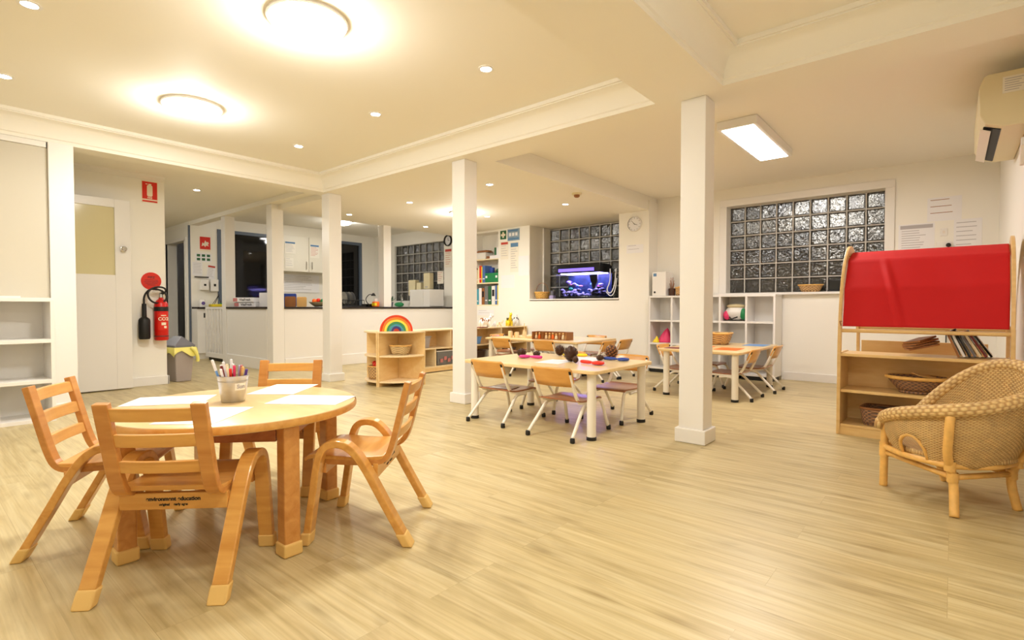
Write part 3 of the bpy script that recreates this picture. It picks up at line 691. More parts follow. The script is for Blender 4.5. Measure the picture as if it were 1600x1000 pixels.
paper('poster', 'small poster at the right edge of the kitchen glass blocks', 'poster', (-7.93, 7.145, 1.50), FY, .18, .25, 'paperw', 5, 'inkr')
t = thing('microwave', 'white microwave oven on the bench beside the column', 'microwave', (-7.95, 6.8, CT))
MB().box(-.32, .28, -.17, .2, .01, .34).build('oven_body', M['gloss'], t, bev=.01); MB().box(-.3, .1, -.176, -.171, .04, .31).build('door', M['white'], t, bev=.003); MB().box(-.315, -.303, -.1735, -.171, .05, .3).build('door_edge', M['ink'], t)
t = thing('wall_clock', 'small dark rimmed clock half behind the column in the kitchen', 'clock', (-7.70, 7.15, 2.225))
MB().lathe([(.11, 0), (.11, .03), (.095, .035), (.09, .02)], 28, M=Matrix.Rotation(PI/2, 4, 'X'), cap1=False).build('clock_rim', M['black'], t, smooth=True); MB().lathe([(.09, .005), (.09, .008)], 28, M=Matrix.Rotation(PI/2, 4, 'X')).build('clock_face', M['paper'], t)
m = MB(); m.box(-.004, .004, -.012, -.01, 0, .06); m.box(0, .045, -.012, -.01, -.003, .003); m.build('hands', M['inkd'], t)
paper('poster', 'white poster with red bars under the dark rimmed kitchen clock', 'poster', (-7.70, 7.149, 1.88), FY, .2, .38, 'paperw', 6, 'inkr', head='inkr')

# ------------------------------------------------------------------ left side: cupboards, sign, extinguisher, bin
t = thing('tall_cupboard', 'tall white cupboard front above open shelves at the photo edge', 'cupboard', (-5.745, .16, 0))
MB().box(-.3, .0, -.68, .6815, .97, 2.215).build('cupboard_door', M['cup'], t, bev=.003)
MB().box(-.3, .012, -.68, .675, 2.216, 2.262).build('top_rail', M['white'], t, bev=.003)
MB().box(-.0, .012, -.5, .5, .975, .99).build('handle_strip', M['gloss'], t, bev=.003)
t = thing('open_shelf_unit', 'low white open shelf unit with three bays under the tall cupboard', 'shelf unit', (-5.42, .155, 0))
MB().box(-.34, -.325, -.66, .66, .0, .96).build('back_panel', M['white'], t)
for y in (-.64, .33, .65): MB().box(-.325, 0, y-.0125, y+.0125, .0, .96).build('side_panel', M['gloss'], t, bev=.002)
for z in (.012, .315, .632, .955): MB().box(-.3249, -.0005, -.64, .65, z-.012, z+.018).build('shelf', M['gloss'], t, bev=.002)

t = thing('extinguisher_sign', 'red sign with white extinguisher picture high on the wall', 'sign', (0, 0, 0))
Mx = facing((-7.05, 1.915, 2.22), KX)
MB().box(-.08, .08, -.125, .12, .0004, .003, Mx).build('sign_border', M['signwhite'], t)
MB().box(-.073, .073, -.085, .112, .0031, .0045, Mx).build('sign_plate', M['redsign'], t)
MB().box(-.073, .073, -.118, -.1, .0031, .0045, Mx).build('sign_band', M['redsign'], t)
m = MB(); m.prism(rrect(-.027, .027, -.055, .075, .018), .0046, .0058, Mx); m.box(-.012, .016, .075, .09, .0046, .0058, Mx); m.box(-.04, -.02, .08, .088, .0046, .0058, Mx); m.build('extinguisher_symbol', M['signwhite'], t)
text('lettering', 'FIRE', .026, Mx @ Matrix.Translation((0, -.071, .0052)), M['signwhite'], t, bold=.0008)
t = thing('round_fire_sign', 'round red sign with dark writing above the extinguisher', 'sign', (0, 0, 0))
Mx = facing((-7.05, 1.915, 1.20), KX)
MB().lathe([(.1, .0005), (.1, .004)], 36, M=Mx).build('sign_plate', M['redsign'], t)
text('lettering', 'FIRE', .038, Mx @ Matrix.Translation((0, .04, .0045)), M['maroon'], t, bold=.001)
m = MB(); [m.box(-w_, w_, y_-.003, y_+.003, .0041, .0048, Mx) for (w_, y_) in ((.065, .01), (.07, -.008), (.06, -.026), (.04, -.044))]; m.build('small_writing', M['maroon'], t)
t = thing('fire_extinguisher', 'red fire extinguisher with black band and horn hanging on the wall', 'fire extinguisher', (-6.965, 1.985, .52))
MB().lathe([(.062, 0), (.07, .01), (.07, .37), (.066, .42), (.045, .46), (.022, .475), (.02, .50)], 28).build('cylinder', M['red'], t, smooth=True)
MB().lathe([(.0712, .335), (.0712, .385)], 28, cap0=False, cap1=False).build('black_band', M['black'], t)
MB().lathe([(.0708, .04), (.0715, .042), (.0715, .055), (.0708, .057)], 28, cap0=False, cap1=False).build('base_ring', M['maroon'], t)
m = MB(); m.lathe([(.022, .49), (.022, .53), (.014, .545)], 14); m.box(-.012, .012, -.085, .03, .545, .557); m.box(-.01, .01, -.08, .02, .57, .58); m.build('valve_handle', M['chrome'], t, bev=.002)
Mx = facing((.0, 0, .25), (1, 0, 0))
lab = MB()
for k in range(9):
    a0 = -.75+k*1.5/9; a1 = a0+1.5/9; r = .0714
    lab.add([(r*math.cos(a0), r*math.sin(a0), .12), (r*math.cos(a1), r*math.sin(a1), .12), (r*math.cos(a1), r*math.sin(a1), .31), (r*math.cos(a0), r*math.sin(a0), .31)], [(0, 1, 2, 3)])
lab.build('label', M['redsign'], t)
lab = MB()
for (z0, z1, s0, s1) in ((.14, .165, .1, .5), (.175, .205, -.25, .4), (.28, .29, -.3, .45)):
    for k in range(6):
        a0 = s0+k*(s1-s0)/6; a1 = s0+(k+1)*(s1-s0)/6; r = .0718
        lab.add([(r*math.cos(a0), r*math.sin(a0), z0), (r*math.cos(a1), r*math.sin(a1), z0), (r*math.cos(a1), r*math.sin(a1), z1), (r*math.cos(a0), r*math.sin(a0), z1)], [(0, 1, 2, 3)])
lab.build('label_blocks', M['signwhite'], t)
text('lettering', 'CO2', .05, facing((.0722, 0, .245), (1, 0, 0)), M['signwhite'], t, bold=.001)
MB().tube(smoothpath([(.0, .0, .52), (.03, .05, .56), (.04, .02, .61), (.04, -.08, .61), (.04, -.15, .54), (.04, -.11, .44), (.04, -.02, .42), (.05, .05, .47), (.04, .03, .56), (.03, -.1, .60), (.0, -.165, .52), (.0, -.165, .40)], 2), .010, 10).build('hose', M['black'], t, smooth='all')
MB().lathe([(.022, .42), (.024, .27), (.05, .25), (.056, .23), (.056, .04), (.05, .02)], 20, c=(.0, -.165, 0)).build('horn', M['black'], t, smooth=True)

t = thing('rubbish_bin', 'grey flip top bin with yellow liner behind the wall end', 'bin', (-7.24, 2.235, 0), .12)
m = MB(); vs = [(-.14, -.085, 0), (.14, -.085, 0), (.14, .085, 0), (-.14, .085, 0), (-.17, -.11, .4), (.17, -.11, .4), (.17, .11, .4), (-.17, .11, .4)]
m.add(vs, [(3, 2, 1, 0), (0, 1, 5, 4), (1, 2, 6, 5), (2, 3, 7, 6), (3, 0, 4, 7), (4, 5, 6, 7)]); m.build('bin_body', M['grey'], t, bev=.012, seg=3)
m = MB(); vs = [(-.178, -.118, .41), (.178, -.118, .41), (.178, .118, .41), (-.178, .118, .41), (-.178, -.118, .44), (.178, -.118, .44), (.178, .118, .44), (-.178, .118, .44), (-.1, 0, .55), (.1, 0, .55)]
m.add(vs, [(3, 2, 1, 0), (0, 1, 5, 4), (1, 2, 6, 5), (2, 3, 7, 6), (3, 0, 4, 7), (4, 5, 9, 8), (6, 7, 8, 9), (5, 6, 9), (7, 4, 8)]); m.build('lid', M['greyd'], t, bev=.006)
m = MB(); n = 40; vs = []; fs = []
for k in range(n):
    a = 2*PI*k/n; cx = max(-.185, min(.185, .26*math.cos(a))); cy = max(-.125, min(.125, .26*math.sin(a)))
    dz = .05+.045*abs(math.sin(a*2.5+.4))+.02*math.sin(7*a)
    vs += [(cx*.97, cy*.97, .418), (cx*1.03, cy*1.03, .405), (cx*1.06+.008*math.sin(9*a), cy*1.08+.008*math.cos(8*a), .41-dz)]
for k in range(n):
    j = (k+1) % n; fs += [(k*3, j*3, j*3+1, k*3+1), (k*3+1, j*3+1, j*3+2, k*3+2)]
m.add(vs, fs); m.tube(smoothpath([(.19, .06, .41), (.22, .1, .37), (.21, .13, .28), (.2, .13, .24)], 2), .02, 8); m.build('liner', M['bag'], t, smooth='all')

# ------------------------------------------------------------------ round table and honey chairs
TC = (-2.235, .912)
t = thing('round_table', 'round honey wood table in front with four square legs', 'table', (TC[0], TC[1], 0), math.radians(-1.5))
prof = [(.02, .472), (.44, .472), (.452, .476), (.456, .484), (.456, .497), (.452, .505), (.44, .509), (.02, .509)]
tt = MB().lathe(prof, 72).build('tabletop', M['top'], t, smooth=True)
m = MB(); m.lathe([(.4565, .478), (.459, .484), (.459, .497), (.4565, .503)], 72, cap0=False, cap1=False); m.build('edge_band', M['honey'], t, smooth='all')
for k in range(4):
    a = k*PI/2+.035; Mz = Matrix.Rotation(a, 4, 'Z') @ Matrix.Translation((.398, 0, 0))
    MB().box(-.03, .028, -.03, .03, .04, .471, Mz).build('leg', M['honeyd'], t, bev=.006)
    lg = MB().box(-.036, .034, -.036, .036, 0, .05, Mz).build('leg_cap', M['cap'], t, bev=.008, seg=3)
    p0 = Vector((.398*math.cos(a), .398*math.sin(a), 0)); p1 = Vector((.398*math.cos(a+PI/2), .398*math.sin(a+PI/2), 0)); c_ = (p0+p1)/2
    MB().cbox((c_.x*.93, c_.y*.93, .435), (.47, .02, .05), a+PI*3/4).build('apron_rail', M['honeyr'], t, bev=.003)

def honey_chair(label):
    t = thing('wooden_armchair', label, 'chair', (0, 0, 0), 0, 'slatted honey wood chairs at the round table')
    path = smoothpath([(-.176, .042), (-.105, .17), (-.03, .312), (.025, .376), (.075, .388), (.118, .376), (.142, .33), (.16, .2), (.183, .045)], 2)
    path = [(p[0], p[1]) for p in path] if len(path[0]) == 2 else path
    for s in (-1, 1):
        x0, x1 = (s*.168, s*.218) if s > 0 else (s*.218, s*.168)
        MB().sweep(path, x0, x1, .028).build('bentwood_side', M['honey'], t, bev=.004)
        for (y, dy, n) in ((-.185, .0145, 'foot_cap'), (.189, -.0035, 'foot_cap')):
            c = MB(); vs = []
            for (z, oy) in ((0, -dy), (.05, dy)):
                for (sx, sy) in ((-1, -1), (1, -1), (1, 1), (-1, 1)): vs.append((s*.193+sx*.029, y+oy+sy*.019, z))
            c.add(vs, [(3, 2, 1, 0), (4, 5, 6, 7), (0, 1, 5, 4), (1, 2, 6, 5), (2, 3, 7, 6), (3, 0, 4, 7)]); c.build(n, M['cap'], t, bev=.007, seg=3)
        px0, px1 = (s*.118, s*.163) if s > 0 else (s*.163, s*.118)
        post = smoothpath([(-.188, .612), (-.155, .48), (-.128, .37), (-.105, .315), (-.06, .300), (.0, .302), (.16, .306)], 2)
        MB().sweep(post, px0, px1, .022).build('back_post', M['honeyd'], t, bev=.003)
    for z, h in ((.575, .042), (.492, .042), (.405, .04)):
        y = -.128-(z-.37)*(.06/.242); m = MB(); vs = []; fs = []; n = 8
        for i in range(n+1):
            x = -.12+.24*i/n; yb = y-.010*(1-(x/.12)**2)
            lean = .25*h/2
            vs += [(x, yb-.008+lean, z-h/2), (x, yb+.008+lean, z-h/2), (x, yb+.008-lean, z+h/2), (x, yb-.008-lean, z+h/2)]
        for i in range(n):
            for k in range(4): fs.append((i*4+k, i*4+(k+1) % 4, (i+1)*4+(k+1) % 4, (i+1)*4+k))
        m.add(vs, fs); m.build('back_slat', M['honey'], t, bev=.003)
    # seat: dished panel with waterfall front
    prof = [(-.095, .322), (-.04, .318), (.03, .316), (.12, .322), (.17, .326), (.2, .32), (.212, .308)]
    prof = smoothpath(prof, 1)
    MB().sweep(prof, -.163, .163, .016).build('seat', M['ply' if False else 'honey'], t, bev=.004)
    r = MB().box(-.168, .168, -.075, -.055, .245, .3).build('rear_rail', M['honey'], t, bev=.003)
    Mx = facing((0, -.0752, .274), (0, -1, 0))
    text('lettering', 'environment education', .018, Mx @ Matrix.Translation((0, .006, 0)), M['inkd'], r, bold=.0006)
    text('lettering', 'original    early ages', .011, Mx @ Matrix.Translation((0, -.012, 0)), M['inkd'], r, bold=.0004)
    MB().box(-.168, .168, .125, .145, .262, .302).build('front_rail', M['honeyd'], t, bev=.003)
    return t
c0 = honey_chair('honey wood chair seen from behind in front of the round table')
c0.location = (-1.972, .626, 0); c0.rotation_euler = (0, 0, math.radians(44.6))
dup(c0, (-2.570, .543, 0), math.radians(-33.5), 'honey wood chair by the white cupboard side of the round table')
dup(c0, (-1.838, 1.27, 0), math.radians(128.5), 'honey wood chair seen side on at the open floor side of the round table')
dup(c0, (-2.612, 1.257, 0), math.radians(-135.4), 'honey wood chair beyond the round table, only its top rail above the table')

ZT = .5095
def sheet(label, pts):
    m = MB(); m.prism(pts, ZT, ZT+.0012); o = m.build('drawing_paper', M['paper']); tag(o, label, 'paper', 'blank sheets on the round table')
def quad(cx, cy, w, h, rz):
    c, s = math.cos(rz), math.sin(rz)
    return [(cx+x*c-y*s, cy+x*s+y*c) for (x, y) in ((-w/2, -h/2), (w/2, -h/2), (w/2, h/2), (-w/2, h/2))]
sheet('blank paper on the round table at the chair seen side on', quad(-2.06, 1.13, .21, .297, math.radians(-55)))
sheet('blank paper behind the pencil bucket, before the chair beyond the table', quad(-2.43, 1.195, .21, .297, math.radians(40)))
sheet('blank paper on the table before the chair on the white cupboard side', quad(-2.50, .74, .21, .297, math.radians(-35)))
sheet('blank paper on the round table at the chair seen from behind', quad(-2.06, .72, .21, .297, math.radians(42)))
# pencil bucket
BK = (-2.285, .905)
t = thing('pencil_bucket', 'small galvanised bucket labelled Sun holding coloured pens', 'bucket', (BK[0], BK[1], ZT))
MB().lathe([(.043, 0), (.045, .003), (.058, .1), (.0605, .104), (.0605, .108), (.056, .108), (.054, .1), (.042, .006), (.01, .005)], 40, cap1=False).build('bucket_body', M['steel'], t, smooth=True)
MB().lathe([(.056, .082), (.0575, .084), (.0572, .087)], 40, cap0=False, cap1=False).build('ring_bead', M['steel'], t, smooth='all')
vd = Vector((0-BK[0], 0-BK[1], 0)).normalized(); ang = math.atan2(vd.y, vd.x)+.55
lm = MB(); n = 8
for k in range(n):
    a0 = ang-.42+k*.84/n; a1 = ang-.42+(k+1)*.84/n
    q = lambda a, z: ((.0440+(z*.14)+.0014)*math.cos(a), (.0440+(z*.14)+.0014)*math.sin(a), z)
    lm.add([q(a0, .05), q(a1, .05), q(a1, .08), q(a0, .08)], [(0, 1, 2, 3)])
lm.build('paper_label', M['paperw'], t)
text('lettering', 'Sun', .024, facing((.0555*math.cos(ang), .0555*math.sin(ang), .065), (math.cos(ang), math.sin(ang), -.14)), M['ink'], t, bold=.0005)
pens = [('black', 'inkd'), ('white', 'paper'), ('pink', 'pink'), ('yellow', 'yellow'), ('dark red', 'maroon'), ('coral', 'coral'), ('orange', 'orange'), ('red', 'redp'), ('lavender', 'lav'), ('light blue', 'skyb'), ('tan', 'tanw'), ('cream', 'cream'), ('brown', 'brownw'), ('purple', 'purple')]
r_ = random.Random(5)
wheres = ['in the galvanised bucket on the round table']
rt = Vector((math.cos(math.radians(40.2)), math.sin(math.radians(40.2)), 0)); fw = Vector((-rt.y, rt.x, 0))
for k, (cn, mt) in enumerate(pens):
    L = [.155, .165, .15, .172, .15, .15, .15, .14, .145, .175, .145, .15, .14, .13][k]
    a = 2.39996*k+.9; q_ = .031*math.sqrt((k+.5)/14); o_ = rt*(q_*math.cos(a))+fw*(q_*math.sin(a)); le = rt*(o_.dot(rt))*1.35+fw*(o_.dot(fw))*.9-rt*.012
    b0 = Vector((BK[0], BK[1], ZT+.009))+o_; b1 = Vector((BK[0], BK[1], ZT+L))+o_+le*(L/.15)
    p = thing('pen', cn+' pen '+wheres[0], 'pen', (0, 0, 0), 0, 'pens in the bucket')
    MB().tube([b0, b0.lerp(b1, .72)], .0048, 8).build('barrel', M[mt], p); MB().tube([b0.lerp(b1, .72), b0.lerp(b1, .735), b0.lerp(b1, .98), b1], [.0048, .0056, .0056, .003], 8).build('pen_cap', M[mt if k % 3 else 'paper'], p)

# ------------------------------------------------------------------ activity tables and tube chairs
def act_table(x0, x1, y0, y1, z, label, inset=.07):
    t = thing('activity_table', label, 'table', ((x0+x1)/2, (y0+y1)/2, 0), 0, 'rectangular maple activity tables')
    w, h = (x1-x0)/2, (y1-y0)/2
    MB().prism(rrect(-w, w, -h, h, .045, 6), z-.026, z).build('tabletop', M['lam'], t, bev=.006, seg=3)
    for sx in (-1, 1):
        for sy in (-1, 1):
            x, y = sx*(w-inset), sy*(h-inset)
            MB().lathe([(.031, .02), (.031, z-.0275)], 20, c=(x, y, 0)).build('leg', M['metal'], t, smooth=True)
            MB().lathe([(.034, 0), (.034, .022), (.031, .024)], 20, c=(x, y, 0)).build('leg_tip', M['black'], t, smooth=True)
    m = MB(); a, b = w-inset-.07, h-inset-.09
    m.box(-a, a, b-.012, b+.012, z-.045, z-.027); m.box(-a, a, -b-.012, -b+.012, z-.045, z-.027); m.box(-a-.012, -a+.012, -b+.012, b-.012, z-.0449, z-.0271); m.box(a-.012, a+.012, -b+.012, b-.012, z-.0449, z-.0271)
    m.build('frame_rails', M['metal'], t)
    return t
act_table(-3.03, -1.79, 2.965, 3.84, .478, 'maple table with pine cones and toy magnifiers')
act_table(-2.32, -1.5, 5.06, 6.42, .478, 'maple table with orange mats before the cube shelf')
act_table(-5.02, -3.47, 5.33, 6.32, .478, 'maple table with wooden block sets below the fish tank')

def tube_chair(label):
    t = thing('tube_chair', label, 'chair', (0, 0, 0), 0, 'small white tube chairs with plywood seats')
    for s in (-1, 1):
        x = s*.150
        pth = smoothpath([(x, -.232, .46), (x, -.19, .36), (x, -.152, .275), (x, -.1, .236), (x, .0, .234), (x, .12, .236), (x*1.04, .17, .232), (x*1.08, .195, .19), (x*1.18, .25, .03)], 2)
        MB().tube(pth, .012, 10).build('frame_tube', M['metal'], t, smooth='all')
        leg = smoothpath([(x, .06, .214), (x*1.02, -.02, .222), (x*1.04, -.07, .212), (x*1.08, -.115, .165), (x*1.2, -.25, .03)], 2)
        MB().tube(leg, .012, 10).build('rear_leg', M['metal'], t, smooth='all')
        for (yy, xx) in ((.255, x*1.2), (-.255, x*1.22)):
            MB().lathe([(.014, 0), (.017, .006), (.016, .03), (.0125, .034)], 12, c=(xx, yy, 0)).build('foot_tip', M['black'], t, smooth=True)
        MB().tube([(x, -.229, .452), (x, -.238, .474)], .0122, 10).build('tube_cap', M['black'], t)
    # seat
    sp = smoothpath([(-.15, .262), (-.11, .25), (-.02, .246), (.1, .25), (.155, .252), (.178, .242)], 1)
    MB().sweep(sp, -.165, .165, .012).build('seat', M['brown'], t, bev=.004)
    # curved back
    m = MB(); n = 12; vs = []; fs = []
    zs = [(.362, -.201), (.40, -.217), (.44, -.234), (.478, -.250), (.492, -.257)]
    for (z, y) in zs:
        for i in range(n+1):
            u = -1+2*i/n; k_ = 1 if z < .48 and z > .37 else .93
            x = u*.164*k_; yb = y-.026*(1-u*u)+.012
            vs.append((x, yb, z))
    W = n+1
    for r in range(len(zs)-1):
        for i in range(n): fs.append((r*W+i, r*W+i+1, (r+1)*W+i+1, (r+1)*W+i))
    m.add(vs, fs); o = m.build('backrest', M['ply'], t, smooth='all'); so = o.modifiers.new('solid', 'SOLIDIFY'); so.thickness = .012; so.offset = 0
    return t
k0 = tube_chair('plywood tube chair with paper on its seat, at the pine cone table')
k0.location = (-2.735, 3.17, 0)
D = math.radians
chairs = [(-2.10, 3.125, 2, 'plywood tube chair in front of the table with pine cones, by its nearest leg'),
 (-2.10, 3.82, 180, 'plywood tube chair on the far side of the pine cone table, by the toy magnifiers'),
 (-2.72, 3.82, 178, 'plywood tube chair on the far side of the pine cone table, toward the square column'),
 (-1.70, 5.41, 90, 'plywood tube chair at the orange mat table, nearest the square column'),
 (-1.655, 6.06, 90, 'plywood tube chair at the orange mat table, nearest the cube shelf'),
 (-2.2, 5.475, -90, 'plywood tube chair showing only its feet left of the square column'),
 (-2.2, 6.13, -90, 'plywood tube chair behind the square column, next to the cube shelf'),
 (-4.58, 5.42, 0, 'plywood tube chair in front of the block table, toward the low wooden shelves'),
 (-3.88, 5.42, 0, 'plywood tube chair in front of the block table, behind the yellow magnifier'),
 (-3.43, 5.615, 90, 'plywood tube chair at the end of the block table, nearer the pine cone table'),
 (-3.42, 6.02, 90, 'plywood tube chair at the end of the block table, nearer the clock wall'),
 (-5.04, 5.90, -90, 'plywood tube chair at the block table end beside the low wooden shelves'),
 (-4.95, 6.47, 180, 'plywood tube chair behind the block table, below the basket with handle'),
 (-3.95, 6.34, 180, 'plywood tube chair behind the block table, below the fish tank')]
for x, y, a, lab_ in chairs: dup(k0, (x, y, 0), D(a), lab_)
ZA = .4785
o = MB().prism(quad(-2.75, 3.16, .2, .15, .2), .2575, .2595).build('folded_paper', M['paper']); tag(o, 'white paper lying on a plywood chair seat', 'paper')

# things on the pine cone table
def cone(x, y, r, label, ell=1.0, tone='cone', z=ZA):
    t = thing('pine_cone', label, 'pine cone', (x, y, z), random.uniform(0, 6), 'pine cones on the table')
    MB().ell((0, 0, r*ell*.98), (r*.8, r*.8, r*.95*ell), 12, 8).build('core', M[tone], t, smooth='all')
    m = MB(); N = 70
    for i in range(N):
        h = -1+2*(i+.5)/N; a = i*2.39996; q = math.sqrt(max(0, 1-h*h)); d = Vector((q*math.cos(a), q*math.sin(a), h*ell))
        c = Vector((0, 0, r*ell))+d*r*.86; nrm = d.normalized(); sd = nrm.cross(Vector((0, 0, 1))).normalized() if abs(nrm.z) < .99 else Vector((1, 0, 0)); up = sd.cross(nrm)
        w = r*.2
        m.add([c-sd*w-up*w*.4, c+sd*w-up*w*.4, c+nrm*r*.16+up*w*.9, c-up*w*.7+nrm*r*.02], [(0, 1, 2), (0, 3, 1), (1, 3, 2), (3, 0, 2)])
    m.build('scales', M['cone2' if label.startswith('light') else tone], t)
cone(-2.80, 3.44, .045, 'dark pine cone at the column end of the table behind the pink magnifier', .8)
cone(-2.70, 3.52, .035, 'small dark pine cone beside the pink magnifier', .7)
cone(-2.86, 3.51, .034, 'small pine cone nearest the column end of the table', .8)
cone(-2.60, 3.72, .05, 'round dark pine cone beside the yellow magnifier', .95)
cone(-2.26, 3.38, .062, 'large dark pine cone in front of the white paper', 1.0)
cone(-2.17, 3.31, .026, 'tiny pine cone by the handle of the red magnifier', 1.0, 'cone')
cone(-2.13, 3.60, .034, 'oval grey brown pine cone lying on the white paper', .65)
cone(-2.12, 3.76, .062, 'light tipped pine cone beyond the blue magnifier', .95)
def magnifier(x, y, rz, mat, label):
    t = thing('toy_magnifier', label, 'toy', (x, y, ZA), rz, 'plastic toy magnifiers on the table')
    R = .038; ring = [(R*math.cos(a), R*math.sin(a), .016) for a in [2*PI*k/24 for k in range(24)]]
    MB().tube(ring,   .010, 10, closed=True).build('ring', M[mat], t, smooth='all')
    MB().lathe([(.03, .012), (.016, .017), (.002, .019)], 20, cap0=True).build('lens', M['clear'], t, smooth='all')
    MB().tube([(R+.008, 0, .016), (R+.02, 0, .016), (R+.03, 0, .016), (R+.06, 0, .016), (R+.10, 0, .016), (R+.12, 0, .016), (R+.125, 0, .016)], [.007, .008, .011, .013, .013, .011, .005], 12).build('handle', M[mat], t, smooth='all')
magnifier(-2.70, 3.36, D(8), 'magenta', 'pink toy magnifier at the column end of the table')
magnifier(-2.50, 3.70, D(25), 'yellow', 'yellow toy magnifier in the table middle')
magnifier(-1.97, 3.30, D(172), 'redp', 'red toy magnifier near the front edge of the table')
magnifier(-1.96, 3.66, D(188), 'bluep', 'blue toy magnifier near the window end of the table')
for (x, y, rz, lb) in ((-2.26, 3.62, .3, 'white paper under the oval pine cone'), (-2.35, 3.30, .1, 'plain pale paper at the near edge of the pine cone table')):
    o = MB().prism(quad(x, y, .21, .28, rz), ZA, ZA+.001).build('drawing_paper', M['paper']); tag(o, lb, 'paper', 'paper on the pine cone table')

# wooden block sets on the far table
t = thing('peg_tray', 'open wooden crate of small dolls and blocks on the far maple table', 'toy crate', (-4.0, 5.55, ZA), .1)
m = MB(); m.box(-.26, .26, .08, .092, 0, .1); m.box(-.26, .26, -.09, .08, 0, .008); m.box(-.26, -.25, -.09, .08, .008, .1); m.box(.25, .26, -.09, .08, .008, .1); m.box(-.1055, -.0975, -.09, .08, .008, .1); m.build('crate', M['brownw'], t)
rr = random.Random(11)
for k in range(10):
    x = -.228+k*.0507; p = thing('peg_doll', 'small wooden peg doll in the crate, number of the row counted by its '+['pale body at the crate end', 'orange body beside the end doll', 'dark body third along', 'pale body beside the crate divider', 'tan body past the divider', 'orange body in mid row', 'cream body after the orange one', 'brown body near the row end', 'cream body next to last', 'tan body at the window end'][k], 'toy', (-4.0+x*math.cos(.1)+.03*math.sin(.1), 5.55+x*math.sin(.1)-.03*math.cos(.1), ZA+.0085), 0, 'wooden peg dolls in the crate')
    h = rr.uniform(.05, .075); c_ = ['birche', 'orange', 'brownw', 'birche', 'tanw', 'orange', 'cream', 'brownw', 'cream', 'tanw'][k]
    p['label'] = 'small wooden peg doll with '+['pale body at the crate end', 'orange body beside the end doll', 'brown body third along the crate', 'pale body beside the crate divider', 'tan body just past the divider', 'orange body in mid row', 'cream body after the mid orange one', 'brown body near the row end', 'cream body next to last in the row', 'tan body at the clock end of the row'][k]
    MB().lathe([(.019, 0), (.02, h*.3), (.012, h*.8), (.01, h*.85)], 12).build('body', M[c_], p, smooth=True); MB().ell((0, 0, h+.004), (.013, .013, .014), 10, 7).build('head', M['tanw'], p, smooth='all')
t = thing('wooden_stacker', 'small wooden stacking tower with a thin rod on the far maple table', 'toy', (-4.51, 5.60, ZA))
MB().cbox((0, 0, .01), (.12, .1, .02)).build('base', M['birche'], t); MB().lathe([(.03, .02), (.03, .05), (.024, .05), (.024, .085), (.016, .085), (.016, .11)], 16).build('rings', M['birche'], t, smooth=True); MB().lathe([(.005, .1), (.005, .2)], 8).build('rod', M['birch'], t)
for k, (x, y, h, lb) in enumerate(((-4.72, 5.55, .09, 'tall pale block at the end of the far maple table'), (-4.66, 5.60, .07, 'orange tinted block between the pale blocks'), (-4.60, 5.55, .08, 'pale block touching the stacking tower'), (-4.37, 5.58, .035, 'low flat block between the tower and the crate'))):
    o = MB().cbox((x, y, ZA+h/2), (.045 if k < 3 else .12, .045, h), .2*k).build('wooden_block', M['birche' if k != 1 else 'tanw'], bev=.003); tag(o, lb, 'toy block', 'wooden blocks on the far table')
# third table
def basket(name, label, cat, loc, rz, w0, d0, w1, d1, h, mat, rim=None, grp=None, rr_=.04, nu=40, fv=8, thick=.01):
    """woven basket: rounded-rect base w0 x d0, top w1 x d1"""
    t = thing(name, label, cat, loc, rz, grp)
    n = 48; rows = 7; vs = []; fs = []; uvs = []
    def ring(w, d, z):
        P = []
        for k in range(n):
            a = 2*PI*k/n; e = .35 if rr_ < .5 else 1
            ca, sa = math.cos(a), math.sin(a); P.append((w/2*math.copysign(abs(ca)**e, ca), d/2*math.copysign(abs(sa)**e, sa), z))
        return P
    for r in range(rows+1):
        f = r/rows; b = f**.85; vs += ring(w0+(w1-w0)*b, d0+(d1-d0)*b, thick+.002+(h-thick)*f)
    for r in range(rows):
        for k in range(n): fs.append((r*n+k, r*n+(k+1) % n, (r+1)*n+(k+1) % n, (r+1)*n+k))
    base_i = len(vs); vs += ring(w0*.98, d0*.98, thick+.002); fs.append(tuple(base_i+k for k in range(n)))
    me = bpy.data.meshes.new('woven_wall'); me.from_pydata([tuple(v) for v in vs], [], fs); me.update()
    uv = me.uv_layers.new(name='weave')
    for p in me.polygons:
        for li in p.loop_indices:
            vi = me.loops[li].vertex_index; k, r = vi % n, vi//n
            if k == 0 and any(me.loops[q].vertex_index % n == n-1 for q in p.loop_indices): k = n
            uv.data[li].uv = (k/n*nu, r/rows*fv)
        p.use_smooth = True
    me.materials.append(M[mat]); o = bpy.data.objects.new('woven_wall', me); COL.objects.link(o); o.parent = t
    s_ = o.modifiers.new('solid', 'SOLIDIFY'); s_.thickness = thick; s_.offset = -1
    MB().tube(ring(w1*.985, d1*.985, h), thick*.75, 8, closed=True).build('rim', M[rim or 'rattan'], t, smooth='all')
    return t
basket('wicker_basket', 'square tan wicker basket on the table with orange mats', 'basket', (-2.03, 6.03, ZA+.003), .1, .2, .2, .28, .28, .125, 'bask', nu=36, fv=9)
for (x, y, w, d, rz, mt, lb) in ((-1.72, 5.42, .22, .3, .05, 'orange', 'bright orange mat at the near corner of the table'), (-2.08, 5.55, .3, .22, .1, 'orange', 'second orange mat close behind the near one'), (-1.66, 6.16, .22, .3, 0, 'skyb', 'blue mat at the far end of the table'), (-2.2, 5.2, .15, .18, .1, 'maroon', 'dark mat at table corner left of the square column')):
    o = MB().prism(quad(x, y, w, d, rz), ZA, ZA+.003).build('place_mat', M[mt]); tag(o, lb, 'mat', 'mats on the table by the cube shelf')
o = MB().ell((-2.1, 5.80, ZA+.026), (.05, .05, .026), 14, 8).build('modelling_dough', M['yellow'], smooth='all'); tag(o, 'yellow lump of dough beside the square wicker basket', 'dough')

